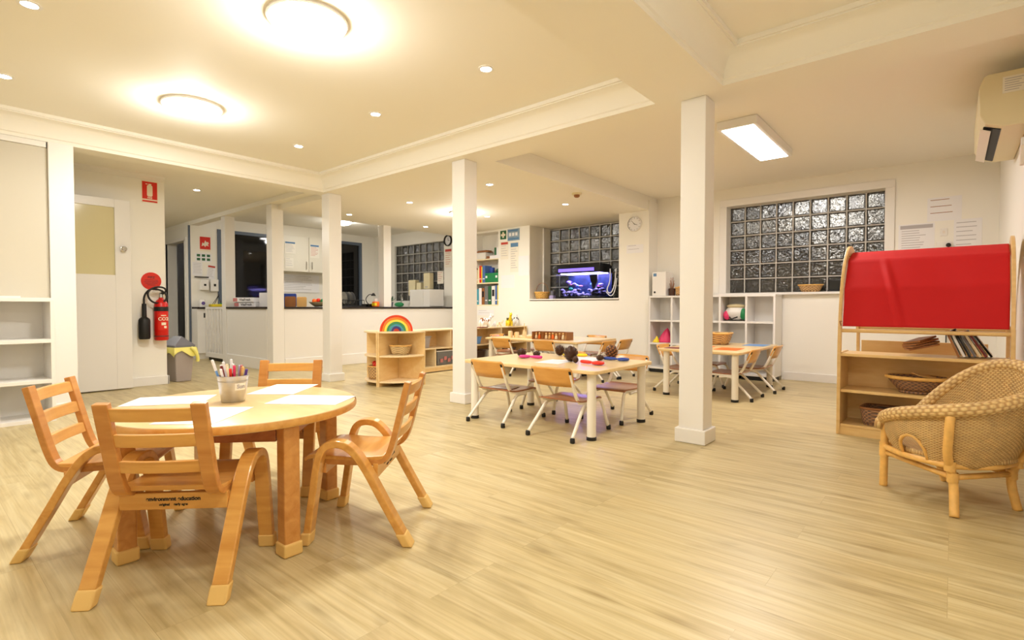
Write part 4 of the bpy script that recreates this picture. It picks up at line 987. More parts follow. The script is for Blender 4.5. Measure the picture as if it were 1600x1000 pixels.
# ------------------------------------------------------------------ white cube shelf
CX0 = -3.25; CW = .32
t = thing('cube_shelf', 'white cube shelf on black plinths under the glass block window', 'shelf unit', (CX0, 6.8, 0))
W5 = CW*5+.03
for k in range(6): MB().box(k*CW, k*CW+.025, 0, .32, .05, 1.03).build('upright_panel', M['gloss'], t, bev=.002)
for z in (.05, .385, .70, 1.031): MB().box(.0 if z > 1 else .0005, W5-.005 if z > 1 else W5-.006, .0005, .3195, z, z+.025).build('shelf_board', M['gloss'], t, bev=.002)
MB().box(.001, W5-.007, .32, .326, .05, 1.05).build('back_panel', M['white'], t)
m = MB(); m.box(.02, .62, .01, .3, 0, .05); m.box(.66, 1.2, .01, .3, 0, .05); m.box(1.24, W5-.03, .01, .3, 0, .05); m.build('plinth', M['black'], t)
ZT2 = 1.057
t = thing('white_box_file', 'white appliance box standing on the cube shelf end by the clock wall', 'box', (-3.11, 6.96, ZT2))
MB().box(-.1, .1, -.14, .1, 0, .33).build('box_body', M['gloss'], t, bev=.008); MB().box(-.08, -.035, -.1425, -.1405, .27, .31).build('box_print', M['inkb'], t); MB().lathe([(.014, .1405), (.014, .143)], 16, M=Matrix.Translation((-.06, 0, .05)) @ Matrix.Rotation(PI/2, 4, 'X')).build('finger_hole', M['inkd'], t)
t = thing('brush_pot', 'dark pot of sticks beside the white box on the cube shelf', 'pot', (-2.955, 6.90, ZT2)); MB().lathe([(.04, 0), (.046, .1), (.04, .1), (.036, .02)], 18, cap1=False).build('pot', M['cone'], t, smooth=True)
m = MB(); [m.tube([(0, 0, .02), (.03*math.cos(a), .03*math.sin(a), .17+.04*(k % 3))], .004, 6) for k, a in enumerate((0, 1, 2.4, 3.3, 4.4, 5.5))]; m.build('sticks', M['brownw'], t)
lb_ = basket('lidded_basket', 'small tan lidded basket on the cube shelf beside the column', 'basket', (-2.82, 6.95, ZT2), 0, .17, .14, .18, .15, .11, 'bask', nu=26, fv=7)
o = MB().ell((0, 0, .115), (.085, .07, .02), 16, 6).build('lid', M['rattan'], lb_, smooth='all'); k_ = MB().ell((0, 0, .142), (.012, .012, .014), 10, 6).build('knob', M['black'], o, smooth='all')
def cloth_heap(name, label, cat, c, r, mat, seed, extra=None):
    t = thing(name, label, cat, c)
    rr = random.Random(seed); m = MB(); n, rows = 28, 12; vs = []; fs = []
    for i in range(rows+1):
        a = PI/2*i/rows
        for k in range(n):
            b = 2*PI*k/n; w = 1+.12*math.sin(3*b+seed+2*a)+.07*math.sin(7*b-seed*2+5*a)+.05*math.sin(11*b+9*a)
            g = (1-i/rows)**.75; sl = .35*r[0]*(i/rows); vs.append((r[0]*g*math.cos(b)*w+sl, r[1]*g*math.sin(b)*w, r[2]*(i/rows)*(1+.12*math.sin(5*b+seed)*g)))
    for i in range(rows):
        for k in range(n): fs.append((i*n+k, i*n+(k+1) % n, (i+1)*n+(k+1) % n, (i+1)*n+k))
    fs.append(tuple(range(n-1, -1, -1))); m.add(vs, fs); m.build('cloth_folds', M[mat], t, smooth='all'); return t
cloth_heap('pink_cloth', 'heap of pink fabric in the cube shelf by the clock wall', 'fabric', (-3.075, 6.96, .412), (.1, .1, .2), 'pink', 2)
cloth_heap('yellow_cloth', 'small yellow cloth in front of the pink fabric', 'fabric', (-3.155, 6.835, .412), (.045, .03, .09), 'yellow', 5)
# printed bag
t = thing('printed_pack', 'large white pack with pink and green print lying in the cube shelf', 'pack', (-2.115, 6.95, .728))
MB().ell((0, 0, .102), (.138, .125, .096), 20, 12).build('pack_body', M['gloss'], t, smooth='all')
MB().ell((-.1, -.055, .07), (.045, .06, .06), 12, 8).build('pink_print', M['pink'], t, smooth='all'); MB().ell((.1, -.06, .085), (.04, .055, .075), 12, 8).build('green_print', M['green'], t, smooth='all')
MB().ell((0, -.02, .185), (.12, .09, .03), 14, 6).build('folded_top', M['beige'], t, smooth='all'); m = MB(); m.tube(smoothpath([(-.05, -.125, .05), (-.02, -.135, .02), (.0, -.14, .03), (.05, -.125, .05)], 2), .008, 6); m.build('cord_tie', M['inkd'], t)
# window sill things
basket('oval_basket', 'shallow oval basket on the sill of the wide glass block window', 'basket', (-1.33, 7.19, 1.0845), 0, .2, .1, .27, .14, .085, 'bask', rr_=.9, nu=36, fv=6)
t = thing('black_case', 'thin black case standing on the sill right of the oval basket', 'case', (-1.04, 7.2, 1.0845)); MB().box(-.11, .11, -.03, .03, 0, .02).build('case_base', M['black'], t, bev=.004); MB().box(-.1, .1, .0, .022, .0205, .135).build('case_lid', M['blackg'], t, bev=.004)

# ------------------------------------------------------------------ fish tank niche
t = thing('fish_tank', 'glowing fish tank with purple light in the wall niche', 'fish tank', (-4.5, 7.1, FZ0))
MB().box(-.42, .42, -.19, .19, .0, .035).build('tank_base', M['blackg'], t, bev=.004)
g = MB(); g.box(-.41, .41, -.18, -.175, .036, .40); g.box(-.41, -.405, -.1749, .18, .036, .40); g.box(.405, .41, -.1749, .18, .036, .40); g.build('glass_walls', M['tank'], t)
MB().box(-.404, .404, .165, .18, .036, .40).build('back_sheet', M['water'], t)
m = MB(); r_ = random.Random(4)
for k in range(46): m.ell((r_.uniform(-.38, .38), r_.uniform(-.14, .12), .045+abs(r_.gauss(0, .05))), (r_.uniform(.02, .05),)*2+(r_.uniform(.015, .04),), 8, 6)
m.build('gravel_rocks', plain('tank_rock', (150, 148, 152), .6, noise=.6, nscale=30), t, smooth='all')
for k in range(12):
    x, z = r_.uniform(-.34, .3), r_.uniform(.12, .28); c_ = MB(); c_.ell((x, r_.uniform(-.12, .1), z), (r_.uniform(.03, .07), .03, r_.uniform(.015, .035)), 10, 6); c_.build('coral', M[['paper', 'coral', 'skyb', 'green', 'lav', 'pink', 'teal', 'paper', 'greyb', 'lav', 'coral', 'purple'][k]], t, smooth='all')
m = MB(); m.prism([(-.07, .1), (.07, .1), (.07, 0), (.02, -.12), (-.01, -.12)], 0, .03, facing((.25, -.1, .27), FY)); m.build('filter_box', M['paper'], t)
m = MB(); m.prism([(-.19, 0), (.19, 0), (.19, .1), (.12, .14), (-.19, .14)], -.40, .40, Matrix(((0, 0, 1, 0), (1, 0, 0, 0), (0, 1, 0, .40), (0, 0, 0, 1)))); m.build('hood', M['blackg'], t, bev=.006)
MB().box(-.36, .30, -.196, -.1905, .425, .475).build('hood_light', emit('hood_glow', (120, 100, 255), .45), t)
MB().box(-.36, .36, -.13, .13, .392, .3985).build('tank_lamp', M['aqua'], t)
MB().tube(smoothpath([(.50, -.05, .45), (.53, -.1, .25), (.47, -.12, .12), (.55, -.12, .06), (.62, -.12, .2), (.60, -.05, .45)], 2), .008, 8).build('air_hose', M['paper'], t, smooth='all')
MB().tube(smoothpath([(.46, -.1, .1), (.56, -.14, .02), (.62, -.12, .09), (.64, -.1, .3)], 2), .007, 8).build('air_hose', M['paper'], t, smooth='all')
t = thing('small_gadget', 'small grey feeder standing between basket and fish tank', 'container', (-5.08, 7.05, FZ0)); MB().cbox((0, 0, .03), (.08, .08, .06)).build('feeder_body', M['lav'], t, bev=.006); MB().lathe([(.03, .06), (.03, .13), (.02, .14)], 14).build('feeder_top', M['greyd'], t, smooth=True)
bk = basket('handled_basket', 'round yellow basket with a thin hoop handle in the niche', 'basket', (-5.27, 7.02, FZ0), 0, .2, .2, .26, .26, .115, 'basky', rr_=.9, nu=34, fv=7)
MB().tube([(.128*math.cos(a), 0, .11+.16*math.sin(a)) for a in [PI*k/20 for k in range(21)]], .004, 6).build('hoop_handle', M['brownw'], bk, smooth='all')
m = MB(); [m.ell((.04*math.cos(a), .04*math.sin(a), .11), (.022, .022, .02), 8, 6) for a in (0, 2, 4)]; o = m.build('basket_filling', M['cone'], None, smooth='all'); o.location = (-5.27, 7.02, FZ0); tag(o, 'dark seed pods lying in the yellow handled basket', 'seed pods', kind='stuff')

t = thing('wall_clock', 'round white wall clock above the paper notice', 'clock', (-3.505, 6.87, 2.09))
Mx = Matrix.Rotation(PI/2, 4, 'X')
MB().lathe([(.11, 0), (.112, .018), (.104, .026), (.1, .02)], 36, M=Mx, cap1=False).build('clock_rim', M['gloss'], t, smooth=True); MB().lathe([(.101, .003), (.101, .008)], 36, M=Mx).build('clock_face', M['paper'], t)
m = MB(); m.prism([(-.004, -.015), (.004, -.015), (.002, .05), (-.002, .05)], .010, .011, Mx @ Matrix.Rotation(-1.95, 4, 'Z')); m.prism([(-.003, -.015), (.003, -.015), (.0015, .075), (-.0015, .075)], .012, .013, Mx @ Matrix.Rotation(.75, 4, 'Z')); m.build('hands', M['inkd'], t)
m = MB()
for k in range(12): m.box(-.002, .002, .078, .092, .0085, .0095, Mx @ Matrix.Rotation(k*PI/6, 4, 'Z'))
m.build('hour_marks', M['inkd'], t)
paper('notice', 'small white notice with two printed lines under the clock', 'notice', (-3.50, 6.87, 1.735), FY, .26, .12, 'paper', 2, 'ink')
# first aid sign etc
t = thing('first_aid_sign', 'green sign with white cross beside the bookcase', 'sign', (0, 0, 0)); Mx = facing((-6.003, 6.87, 2.155), FY)
MB().box(-.068, .068, -.075, .075, .0005, .004, Mx).build('sign_plate', M['dgreen'], t); m = MB(); m.prism([(-.018, -.05), (.018, -.05), (.018, -.018), (.05, -.018), (.05, .018), (.018, .018), (.018, .05), (-.018, .05), (-.018, .018), (-.05, .018), (-.05, -.018), (-.018, -.018)], .0042, .0055, Mx); m.build('white_cross', M['signwhite'], t)
t = thing('poster', 'grey blue poster right of the first aid sign', 'poster', (0, 0, 0)); Mx = facing((-5.77, 6.87, 2.14), FY)
MB().box(-.135, .135, -.1, .1, .0005, .004, Mx).build('sheet', plain('poster_blue', (140, 160, 178), .5, noise=.2, nscale=20), t)
m = MB(); m.box(-.12, .1, .06, .085, .0042, .005, Mx); m.box(-.12, .12, -.085, -.05, .0042, .005, Mx); m.build('heading_band', M['inkb'], t); m = MB(); [m.box(-.1+.07*k, -.05+.07*k, -.02, .035, .0042, .005, Mx) for k in range(3)]; m.build('picture_block', M['paper'], t)
paper('poster', 'cream poster with red heading below the first aid sign', 'poster', (-5.975, 6.87, 1.885), FY, .175, .31, 'paperw', 5, 'ink', head='inkr')
paper('poster', 'long cream poster with blue heading below the grey blue poster', 'poster', (-5.75, 6.87, 1.76), FY, .185, .52, 'paperw', 9, 'ink', head='inkb')
paper('notice', 'white sheet overlapping the niche corner above the basket', 'notice', (-5.545, 6.869, 1.6), FY, .23, .33, 'paper', 0)
paper('notice', 'plain white sheet low on the wall left of the niche', 'notice', (-5.9, 6.87, 1.345), FY, .3, .22, 'paper', 0)
paper('notice', 'white label strip stuck on the bookcase shelf edge', 'notice', (-6.2, 6.868, 1.79), FY, .24, .06, 'paper', 1)
paper('notice', 'faint printed sheet below the bookcase', 'notice', (-6.43, 6.87, .80), FY, .4, .1, 'paper', 2)
# bookcase (shelf boards in the recess)
t = thing('bookcase', 'cream bookcase recessed in the wall with folders and boxes', 'bookcase', ((BX0+BX1)/2, 6.88, BZ0-.02))
bw = (BX1-BX0)/2
for z in (.0, .395, .82): MB().box(-bw+.001, bw-.001, -.012, .245, z, z+.022).build('shelf_board', M['cream'], t, bev=.002)
def binder(x, z, w, h, mat, label, tilt=0, lab_=None):
    o = thing('folder', label, 'folder', (x, 6.95, z), 0, 'folders and books in the bookcase'); MB().box(-w/2, w/2, -.055, .12, 0, h).build('cover', M[mat], o, bev=.002)
    if lab_: MB().box(-w*.35, w*.35, -.0565, -.0555, h*.45, h*.8).build('spine_label', M[lab_], o)
    else: MB().box(-w*.3, w*.3, -.0565, -.0555, h*.2, h*.26).build('spine_label', M['paper'], o)
z1 = BZ0+.0025; z2 = BZ0+.3975; z3 = BZ0+.8225
for (x, w, h, mt, lb, l2) in ((-6.705, .05, .29, 'greyd', 'dark grey folder beside the column on the lowest bookcase shelf', None), (-6.65, .055, .28, 'teal', 'grey blue folder on the lowest bookcase shelf', None), (-6.585, .065, .3, 'paper', 'white folder on the lowest shelf before the brown one', None), (-6.515, .065, .3, 'brownw', 'brown and yellow folder on the lowest bookcase shelf', 'inkd'),
        (-6.435, .08, .33, 'greyb', 'broad grey folder in the middle of the lowest bookcase shelf', None), (-6.35, .075, .33, 'dgreen', 'dark grey green folder beside the white ring folder', None), (-6.265, .08, .33, 'gloss', 'white ring folder with dark label on the lowest bookcase shelf', 'inkd'), (-6.195, .05, .34, 'bluebind', 'blue folder between white and yellow ones', None), (-6.147, .04, .34, 'yellow', 'yellow folder at the end of the lowest bookcase shelf', None)):
    binder(x, z1, w, h, mt, lb, 0, l2)
for (x, w, h, mt, lb) in ((-6.71, .045, .27, 'maroon', 'dark red book beside the column on the middle bookcase shelf'), (-6.665, .04, .24, 'beige', 'beige book second on the middle bookcase shelf'), (-6.625, .035, .28, 'cream', 'cream book between beige and red books'), (-6.583, .045, .31, 'redp', 'red book on the middle bookcase shelf'), (-6.545, .025, .29, 'yellow', 'thin yellow book beside the red one'), (-6.495, .07, .31, 'bluebind', 'wide blue folder on the middle bookcase shelf')):
    binder(x, z2, w, h, mt, lb)
t = thing('storage_case', 'green plastic case with two white clasps in the bookcase', 'case', (-6.295, 6.98, z2)); MB().box(-.16, .16, -.1, .1, 0, .17).build('case_body', M['green'], t, bev=.012, seg=3)
for s in (-.12, .12): MB().box(s-.02, s+.02, -.104, -.1005, .08, .12).build('clasp', M['paper'], t)
t = thing('blue_tub', 'small blue tub on top of the green plastic case', 'tub', (-6.37, 6.98, z2+.1705)); MB().lathe([(.045, 0), (.05, .1), (.045, .1)], 16).build('tub_body', M['bluep'], t, smooth=True)
t = thing('grey_toy', 'grey green toy figure on the end of the green case', 'toy', (-6.21, 6.98, z2+.1705)); MB().ell((0, 0, .04), (.06, .04, .04), 12, 8).build('body', M['dgreen'], t, smooth='all'); MB().ell((.04, 0, .09), (.03, .025, .03), 10, 7).build('head', M['greyb'], t, smooth='all')
t = thing('white_storage_box', 'white open box with papers on the top bookcase shelf', 'box', (-6.57, 6.97, z3)); MB().box(-.13, .13, -.09, .1, 0, .12).build('box_body', M['gloss'], t, bev=.008); m = MB(); m.cbox((.03, 0, .135), (.26, .16, .02), .1); m.cbox((.02, .01, .155), (.22, .14, .014), -.1); m.build('papers', M['brownw'], t)
t = thing('paper_stack', 'flat stack of brown papers on the top bookcase shelf', 'papers', (-6.34, 6.96, z3)); m = MB(); [m.cbox((0, 0, .012+.022*k), (.16-.01*k, .17, .018), .1*k) for k in range(2)]; m.build('sheets', M['brownw'], t)
for x, mt, lb in ((-6.215, 'dgreen', 'green spined box upright on the top bookcase shelf'), (-6.165, 'paper', 'white spined box at the end of the top bookcase shelf')): binder(x, z3, .045, .19, mt, lb)

# ------------------------------------------------------------------ low birch shelves along the counter
def low_unit(y0, y1, label, div_top, div_low):
    t = thing('low_shelf', label, 'shelf unit', (-5.45, y0, 0)); L = y1-y0; D_ = .32; T = .018
    MB().box(-D_, 0, 0, L, .572, .59).build('top_board', M['birche'], t, bev=.003)
    for y in (0, L-T): MB().box(-D_+.001, -.001, y+.001, y+T-.001, .03, .5715).build('side_panel', M['birch'], t, bev=.002)
    MB().box(-D_+.001, -D_+.012, T, L-T, .03, .5715).build('back_panel', M['birch'], t)
    MB().box(-D_+.012, -.002, T, L-T, .065, .085).build('bottom_board', M['birche'], t); MB().box(-D_+.012, -.003, T, L-T, .32, .338).build('shelf_board', M['birche'], t, bev=.002)
    MB().box(-.03, -.008, T, L-T, .012, .0648).build('kick_board', M['birch'], t)
    for y in div_top: MB().box(-D_+.012, -.003, y, y+T, .3385, .5715).build('divider', M['birche'], t)
    for y in div_low: MB().box(-D_+.012, -.003, y, y+T, .0855, .3195).build('divider', M['birche'], t)
    m = MB(); [m.lathe([(.018, 0), (.018, .031)], 12, c=(a, b, 0)) for a in (-.06, -D_+.06) for b in (.06, L-.06)]; m.build('castors', M['black'], t)
low_unit(4.15, 5.52, 'low birch shelf in front of the counter beside the curved shelf', (.95,), (.66,))
low_unit(5.56, 6.84, 'low birch shelf carrying toy animals in front of the wall', (.63,), (.63,))
def tub(x, y, z, w, d, h, mat, label, cat='tub', lid=None):
    t = thing('storage_tub', label, cat, (x, y, z)); m = MB(); a, b = w/2, d/2; c = .86
    m.add([(-a*c, -b*c, 0), (a*c, -b*c, 0), (a*c, b*c, 0), (-a*c, b*c, 0), (-a, -b, h), (a, -b, h), (a, b, h), (-a, b, h)], [(3, 2, 1, 0), (4, 5, 6, 7), (0, 1, 5, 4), (1, 2, 6, 5), (2, 3, 7, 6), (3, 0, 4, 7)]); m.build('tub_body', M[mat], t, bev=.008)
    MB().box(-a-.006, a+.006, -b-.006, b+.006, h+.0005, h+.012).build('tub_lid' if lid else 'tub_rim', M[lid or mat], t, bev=.003)
tub(-5.60, 4.60, .3395, .22, .34, .15, 'grey', 'grey tub on the upper level of the birch shelf beside the curved unit')
t = thing('picture_book', 'blue green book standing in the low birch shelf', 'book', (-5.55, 4.55, .0865)); MB().box(-.1, .1, -.03, .03, 0, .2).build('cover', M['teal'], t, bev=.003); MB().box(-.0985, .1015, -.024, .024, .004, .196).build('pages', M['paper'], t)
tub(-5.60, 5.05, .0865, .24, .36, .19, 'greyb', 'grey tub of red toys on the bottom of the birch shelf', lid='paper')
m = MB(); [m.cbox((-5.475, 4.95+.07*k, .15+.03*(k % 2)), (.004, .05, .05), .0) for k in range(4)]; o = m.build('toy_pieces', M['coral']); tag(o, 'red toy pieces showing at the front of the grey tub', 'toys', kind='stuff')
for (y, z, w, mt, lb) in ((5.75, .0865, .26, 'cone', 'dark box at the column end of the second birch shelf, bottom level'), (6.05, .0865, .2, 'gloss', 'white tub on the bottom level of the second birch shelf'), (6.45, .0865, .34, 'cone', 'dark box at the niche end of the second birch shelf, bottom level'), (5.72, .3395, .16, 'skyb', 'pale blue tub at the column end of the second birch shelf, upper level'), (6.42, .3395, .3, 'brownw', 'brown box on the upper level of the second birch shelf')):
    tub(-5.62, y, z, .22, w, .14 if z < .2 else .1, mt, lb)
# toy animals standing on the second unit
def animal(x, y, z, rz, label, body, spots, hgt, neck, L=.13, name='toy_animal'):
    t = thing(name, label, 'toy', (x, y, z), rz, 'toy animals on the low birch shelf')
    m = MB(); bz = hgt*.55; r = L*.27
    m.ell((0, 0, bz), (L*.5, r, r*1.1), 14, 9)
    for a in (-.32, .32):
        for b in (-.5, .5): m.tube([(a*L, b*r, bz), (a*L*1.05, b*r*1.3, bz*.5), (a*L*1.05, b*r*1.3, 0)], [r*.5, r*.33, r*.3], 8)
    hz = bz+neck; m.tube([(L*.36, 0, bz+r*.2), (L*.5, 0, bz+neck*.6), (L*.56, 0, hz)], [r*.7, r*.45, r*.42], 9)
    m.ell((L*.66, 0, hz+r*.1), (L*.19, r*.5, r*.5), 10, 7, Matrix.Rotation(.35, 4, 'Y'))
    m.tube([(-L*.48, 0, bz+r*.4), (-L*.58, 0, bz-r*.5), (-L*.56, 0, bz-r*1.4)], r*.15, 6)
    for s in (-1, 1): m.ell((L*.56, s*r*.4, hz+r*.6), (r*.15, r*.12, r*.3), 6, 5)
    m.build('body', M[body], t, smooth='all')
    if spots:
        m = MB(); q = random.Random(int(abs(x*1000)+abs(y*100)))
        for k in range(10):
            a = q.uniform(-.4, .4)*L; b = q.uniform(.2, 1.2)
            for s in (-1, 1): m.ell((a, s*r*.93*math.sin(b+.2), bz+r*math.cos(b+.2)), (r*.22, r*.14, r*.3), 6, 5)
        for k in range(3):
            f = k/3; m.ell((L*(.42+.12*f), 0, bz+neck*(.3+.6*f)), (r*.45, r*.5, r*.2), 8, 5)
        m.build('markings', M[spots], t, smooth='all')
ZU = .5905
animal(-5.58, 5.95, ZU, 1.2, 'brown and white toy horse on the low birch shelf, nearest the column', 'gloss', 'brownw', .16, .08, .18)
animal(-5.57, 6.15, ZU, 1.9, 'small pale toy lamb beside the toy horse', 'paper', None, .075, .035, .08)
animal(-5.57, 6.28, ZU, 1.0, 'small orange faced toy goat on the low birch shelf', 'cream', 'orange', .085, .04, .085)
animal(-5.58, 6.53, ZU, -.6, 'yellow spotted toy giraffe on the low birch shelf', 'yellow', 'inkd', .16, .1, .17)
animal(-5.58, 6.70, ZU, 2.2, 'grey and white striped toy zebra beside the toy giraffe', 'gloss', 'inkd', .16, .07, .17)
o = MB().cbox((-5.56, 5.93, ZU+.005), (.1, .18, .009), .2).build('dark_board', M['maroon']); o.location.z = 0; tag(o, 'thin dark mat before the toy horse', 'mat'); 
o.location = (.08, -.16, 0)

# ------------------------------------------------------------------ curved shelf pair
CC = (-5.05, 3.865)
def curved(a0, label, sp):
    """round-fronted corner unit: corner at origin, straight sides along local angles 0 and sp"""
    t = thing('curved_shelf', label, 'shelf unit', (CC[0], CC[1], 0), D(a0)); R = .385; T = .018; H = .625
    def plate(z, name, r, a, b): 
        c = (T*1.05*math.cos(D(sp/2))*1.42, T*1.05*math.sin(D(sp/2))*1.42) if a else (0, 0)
        MB().prism([c]+[(r*math.cos(D(k)), r*math.sin(D(k))) for k in [a+(b-a)*i/20 for i in range(21)]], z, z+T).build(name, M['birche'], t, bev=.002)
    plate(H-T, 'top_board', R, 0, sp); plate(.335, 'shelf_board', R-.004, 3, sp-3); plate(.045, 'bottom_board', R-.004, 3, sp-3)
    MB().box(.0005 if sp == 90 else T+.004, R, .0005, T, .0, H-T-.0005).build('side_panel', M['birch'], t, bev=.002)
    MB().box(T+.002, R, -T, -.0005, .0, H-T-.0005, Matrix.Rotation(D(sp), 4, 'Z')).build('side_panel', M['birch'], t, bev=.002)
    return t
curved(-72.5, 'quarter round birch shelf with a rainbow toy on top', 90)
curved(-150, 'quarter round birch shelf behind the rainbow one, with red toys in a basket', 77)
# rainbow
t = thing('rainbow_stacker', 'wooden rainbow of nested coloured arches on the curved shelf', 'toy', (-4.875, 3.715, .6255), D(52))
cols = ['rain1', 'rain2', 'rain3', 'rain4', 'rain5', 'rain6', 'rain7']; r0 = .185
for k, c_ in enumerate(cols):
    r1 = r0-.0245
    if k == 6: r1 = .0
    P = [(r0*math.cos(D(a)), r0*math.sin(D(a))) for a in range(0, 181, 6)]
    P += [(r1*math.cos(D(a)), r1*math.sin(D(a))) for a in range(180, -1, -6)] if r1 > .005 else []
    MB().prism(P, -.035, .035, Matrix.Rotation(PI/2, 4, 'X')).build('arch', M[c_], t, bev=.002)
    r0 = r1-.0012
basket('seagrass_basket', 'small pale woven basket on the middle of the curved shelf', 'basket', (-4.856, 3.758, .3545), .5, .17, .13, .22, .17, .105, 'basks', nu=34, fv=8)
b_ = basket('round_basket', 'round woven basket of red toys in the rear curved shelf', 'basket', (-5.14, 3.642, .0645), 0, .2, .2, .22, .22, .15, 'bask', rr_=.9, nu=34, fv=8)
m = MB(); q = random.Random(9); [m.ell((-5.14+q.uniform(-.04, .04), 3.642+q.uniform(-.04, .04), .19+q.uniform(0, .08)), (.03, .028, .03), 8, 6) for k in range(9)]; o = m.build('red_toys', M['redp'], None, smooth='all'); tag(o, 'red toys heaped in the round woven basket', 'toys', kind='stuff')

# ------------------------------------------------------------------ puppet theatre / shop stand
t = thing('puppet_theatre', 'wooden play shop shelf with red fabric awning between arched sides', 'play stand', (-.625, 4.315, 0), D(-1.5))
Wt = .91; Dt = .30; Ht = .575
MB().box(.022, Wt-.022, 0, Dt, Ht-.02, Ht).build('counter_board', M['tan'], t, bev=.003)
for x in (0, Wt-.022): MB().box(x, x+.022, -.002, Dt, .0, Ht+.005).build('side_panel', M['tan'], t, bev=.003)
MB().box(.0221, Wt-.0221, .01, Dt-.01, .30, .32).build('shelf_board', M['tan'], t, bev=.003); MB().box(.0221, Wt-.0221, .008, Dt-.01, .055, .075).build('shelf_board', M['tan'], t, bev=.003)
MB().box(.0221, Wt-.0221, .005, .025, .0, .0548).build('kick_board', M['tan'], t); MB().box(.0221, Wt-.0221, Dt-.0098, Dt, .0, Ht-.0205).build('back_panel', M['tan'], t)
MB().box(.04, .80, .74, .755, .05, .635).build('rear_board', M['tan'], t, bev=.003)
for x in (-.002, Wt-.02):
    MB().sweep([(.02, Ht-.1), (.025, Ht+.05), (.035, Ht+.19)], x, x+.022, .035).build('front_post', M['tan'], t, bev=.004)
    MB().sweep([(.79, .0), (.785, Ht+.19)], x+.003, x+.025, .035).build('rear_post', M['tan'], t, bev=.004)
    O = [(.41-.39*math.cos(PI*k/24), .70+.665*math.sin(PI*k/24)) for k in range(25)]
    I = [(.41-.35*math.cos(PI*k/24), .70+.525*math.sin(PI*k/24)) for k in range(25)][::-1]
    n = len(O); 
    m = MB(); Ir = I[::-1]
    def interp(P, f):
        k = f*(len(P)-1); i = min(int(k), len(P)-2); u = k-i; return (P[i][0]*(1-u)+P[i+1][0]*u, P[i][1]*(1-u)+P[i+1][1]*u)
    N = 48; vs = []; fs = []
    for k in range(N+1):
        a = interp(O, k/N); b = interp(Ir, k/N)
        vs += [(x, a[0], a[1]), (x+.02, a[0], a[1]), (x+.02, b[0], b[1]), (x, b[0], b[1])]
    for k in range(N):
        for q in range(4): fs.append((k*4+q, k*4+(q+1) % 4, (k+1)*4+(q+1) % 4, (k+1)*4+q))
    fs += [(3, 2, 1, 0), (N*4, N*4+1, N*4+2, N*4+3)]
    m.add(vs, fs); m.build('arched_side', M['tan'], t, bev=.004)
def rod(y, z, r, name='cross_rod', x0=.02, x1=None): MB().tube([(x0, y, z), ((x1 or Wt-.02), y, z)], r, 12).build(name, M['tan'], t, smooth=True)
rod(.035, .735, .013, 'lower_rail'); rod(.40, 1.298, .011); rod(.785, .735, .012, 'rear_rail')
# fabric: front curve from the top rod down to just above the lower rail, slightly creased
def AW(k):
    c_ = lambda q: Vector((.40-.365*math.sin(PI/2*q/30), .75+.561*math.cos(PI/2*q/30)))
    i = min(k//10, 2)*10; return tuple(c_(k)*.3+c_(i).lerp(c_(i+10), (k-i)/10)*.7)
prof = [(.52, 1.245), (.47, 1.285)]+[AW(k) for k in range(30)]+[(.033, .765)]
nx = 90; vs = []; fs = []; uvp = []
for i, (y, z) in enumerate(prof):
    f = i/(len(prof)-1)
    for k in range(nx+1):
        u = k/nx; x = .026+u*(Wt-.052)
        e = .006*math.sin(u*PI*3+f*4)*f + .004*math.sin(u*19-f*7)*f
        # soft diagonal fold
        dd = (u-.17-.22*f); e -= .024*max(0, 1-abs(dd)/.035)*max(0, min(1, (f-.3)*4))*(1-max(0, f-.8)*4)
        # horizontal fold lines
        e -= .004*max(0, 1-abs(i-12)/1.6)+.004*max(0, 1-abs(i-22)/1.6)
        vs.append((x, y+e-.004, z))
for i in range(len(prof)-1):
    for k in range(nx): fs.append((i*(nx+1)+k, i*(nx+1)+k+1, (i+1)*(nx+1)+k+1, (i+1)*(nx+1)+k))
m = MB(); m.add(vs, fs); o = m.build('red_awning', M['fabric'], t, smooth='all'); so = o.modifiers.new('solid', 'SOLIDIFY'); so.thickness = .003
for (z, y) in ((.80, .025), (1.28, .30)):
    MB().tube([(.022, y, z), (.01, y-.012, z), (.02, y-.02, z-.03)], .003, 6).build('fabric_tie', M['brownw'], t)
# items on the theatre
def tloc(x, y, z):
    a = D(-1.5); return (-.625+x*math.cos(a)-y*math.sin(a), 4.315+x*math.sin(a)+y*math.cos(a), z)
basket('round_tray_basket', 'wide brown basket with pale rim on the shelf below the counter', 'basket', tloc(.44, .145, .3205), 0, .2, .17, .34, .25, .105, 'baskd', rim='basks' if False else 'rattan', rr_=.9, nu=50, fv=8, thick=.016)
o = MB().cbox((0, 0, 0), (.16, .1, .006), .4, Matrix.Rotation(.25, 4, 'Y')).build('card', M['tanw']); o.location = tloc(.5, .145, .435); tag(o, 'brown card lying in the wide brown basket', 'card')
basket('deep_basket', 'oblong brown basket on the bottom shelf of the play stand', 'basket', tloc(.28, .15, .0755), D(-4), .27, .2, .3, .23, .12, 'baskd', rim='brownw', nu=40, fv=9)
q = random.Random(21)
for k, (mt, lb) in enumerate((('brownw', 'brown magazine leaning foremost behind the counter'), ('paper', 'white magazine leaning second behind the counter'), ('inkd', 'black magazine leaning third behind the counter'), ('greyd', 'grey magazine leaning in the middle of the row'), ('cream', 'cream magazine leaning near the right wall'), ('maroon', 'dark red magazine leaning last by the right wall'), ('blackg', 'glossy black folder at the back of the leaning magazines'))):
    o = thing('magazine', lb, 'magazine', tloc(.655+.026*k, .165+.018*k, Ht+.009), D(-1.5), 'magazines leaning on the play stand counter')
    Mz = Matrix.Rotation(-.38-.03*k, 4, 'Y'); MB().box(-.006, .006, -.1, .1, .0, .17+.01*(k % 3), Mz).build('cover', M[mt], o); MB().box(-.004, .0072, -.096, .094, .004, .16+.01*(k % 3), Mz).build('pages', M['paperw'], o)
